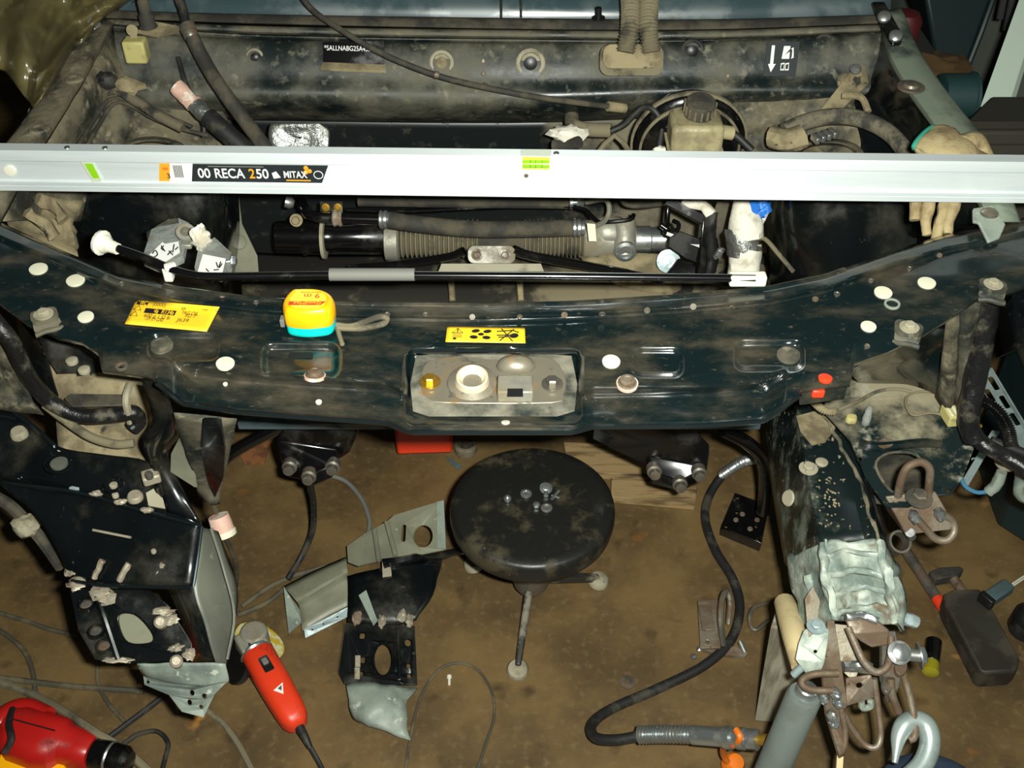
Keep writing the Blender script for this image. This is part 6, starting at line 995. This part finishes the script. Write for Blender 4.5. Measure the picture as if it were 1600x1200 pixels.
tc = T('teal_can', 'teal can lying on its side behind the right wing', 'can', V(1490, 160, 2.1)); mk('can_body', lathe([(.03, 0), (.045, .004), (.045, .062), (.048, .064), (.048, .070), (.04, .071)], V(1466, 150, 2.1), X3, 24), M['canister'], tc); mk('can_nozzle', cyl(V(1456, 148, 2.1), V(1467, 149, 2.1), .010), M['steeld'], tc)
wb = T('workbench', 'low dark workbench behind the right wing carrying rag and can', 'workbench', (.95, 2.35, 0)); mk('bench_top', box((.86, 2.33, .650), (.26, .60, .03)), M['walldark'], wb, bevel=.003)
for sx in (-1, 1):
    for sy in (-1, 1): mk('leg', box((.86+sx*.10, 2.33+sy*.26, .318), (.05, .05, .634)), M['walldark'], wb, bevel=.003)
cr_ = T('dark_crate', 'dark brown crate standing beyond the right wing', 'crate', V(1575, 300, 1.75)); mk('crate_top', prism([V(1495, 205, 1.78), V(1550, 150, 2.0), V(1660, 150, 2.0), V(1660, 205, 1.78)], (0, 0, -.03)), M['crate'], cr_, bevel=.006); mk('crate_front', prism([V(1497, 208, 1.785), V(1660, 208, 1.785), V(1660, 420, 1.78), V(1540, 420, 1.78)], (0, .03, .01)), M['crate'], cr_, bevel=.004); mk('crate_side', prism([V(1496, 208, 1.79), V(1551, 155, 2.0), V(1590, 330, 2.0), V(1545, 420, 1.8)], (.02, 0, 0)), M['crate'], cr_, bevel=.004)
for k, (px, py) in enumerate(((1562, 30), (1572, 48), (1590, 55))): mk('leaning_stick', cyl(V(px, py, 2.5), V(px+22, py-110, 2.55), .008), M['walldark'], None, ('dark stick leaning on the back wall, ' + ('leftmost', 'middle', 'rightmost')[k]+' of three'), 'stick', 'sticks on the wall')
tb = T('tool_case', 'dark green case standing on the floor at the right edge', 'case', U(1625, 640, 0)); mk('case_body', prism(UL([(1582, 522, .35), (1622, 500, .35), (1722, 560, .35), (1722, 690, .35), (1634, 640, .35)]), (0, 0, -.33)), M['binm'], tb, bevel=.008); mk('case_lid', prism(UL([(1581, 520, .365), (1622, 498, .365), (1724, 558, .365), (1724, 692, .365), (1633, 642, .365)]), (0, 0, -.012)), mat('dark_case_lid', srgb(40, 40, 34), .7), tb, bevel=.003)
mk('outer_wing', loft([UL([(1592, 352, .905), (1640, 420, .90), (1680, 500, .89)]), UL([(1580, 468, .86), (1590, 500, .85), (1600, 540, .84)]), UL([(1545, 470, .80), (1552, 520, .76), (1556, 560, .72)])], 4, 3), M['paintb'], car, solid=.003)
hose('left_edge_loom', UL([(-20, 488, .84), (15, 530, .80), (35, 570, .75), (55, 602, .70), (85, 632, .66), (130, 650, .64), (180, 648, .64), (208, 645, .64), (216, 658, .62), (206, 670, .61)]), .0125, M['tape'], 'dusty taped loom hanging over the left wheel arch panel', 'wiring')
hose('left_thin_loom', UL([(70, 632, .655), (100, 655, .635), (140, 682, .61), (180, 694, .60), (210, 692, .60)]), .007, M['dustyrub'], 'thin muddy loom below the thick left taped loom', 'wiring')
mk('left_post', rumple(loft([UL([(-30, 500, .80), (-5, 500, .81), (20, 520, .80)]), UL([(-30, 580, .70), (5, 585, .71), (38, 600, .70)]), UL([(-30, 640, .64), (10, 640, .65), (70, 650, .63)])], 4, 4), .006, 22), M['dust'], car, solid=.003)
mk('left_inner_post', loft([UL([(20, 470, .82), (45, 505, .80), (60, 520, .80)]), UL([(38, 560, .72), (55, 575, .71), (80, 585, .70)]), UL([(60, 610, .66), (75, 615, .66), (90, 620, .66)])], 4, 4), M['paintb'], car, solid=.003)
mk('rust_plate', rumple(prism([U(px, py, .006) for px, py in ((372, 706), (396, 684), (424, 690), (412, 722), (382, 724))], (0, 0, -.005)), .002, 40), mat('orange_rust_plate', srgb(132, 84, 46), .8, c2=srgb(92, 56, 32), scale=20), None, 'small rusty orange plate on the floor under the left suspension arm', 'metal plate')
mk('floor_washer', ring([(.014, .0005), (.014, .003), (.006, .004), (.006, .0005)], U(980, 1067, 0), Z3, 20), M['steeld'], None, 'dull washer lying alone on the floor below the rusty bracket', 'washer')
mk('floor_screw', join(cyl(U(702, 1058, .003), U(702, 1070, .003), .0025), cyl(U(702, 1056, .003), U(702, 1059, .003), .0045)), M['white'], None, 'tiny pale screw on the floor inside the thin wire loop', 'screw')
mk('pale_strip', tube(UL([(50, 165, .90), (40, 195, .89), (22, 228, .88)]), .0035, 8), M['trimwhite'], None, 'thin pale strip hanging left of the left wing below the plastic sheet', 'strip')
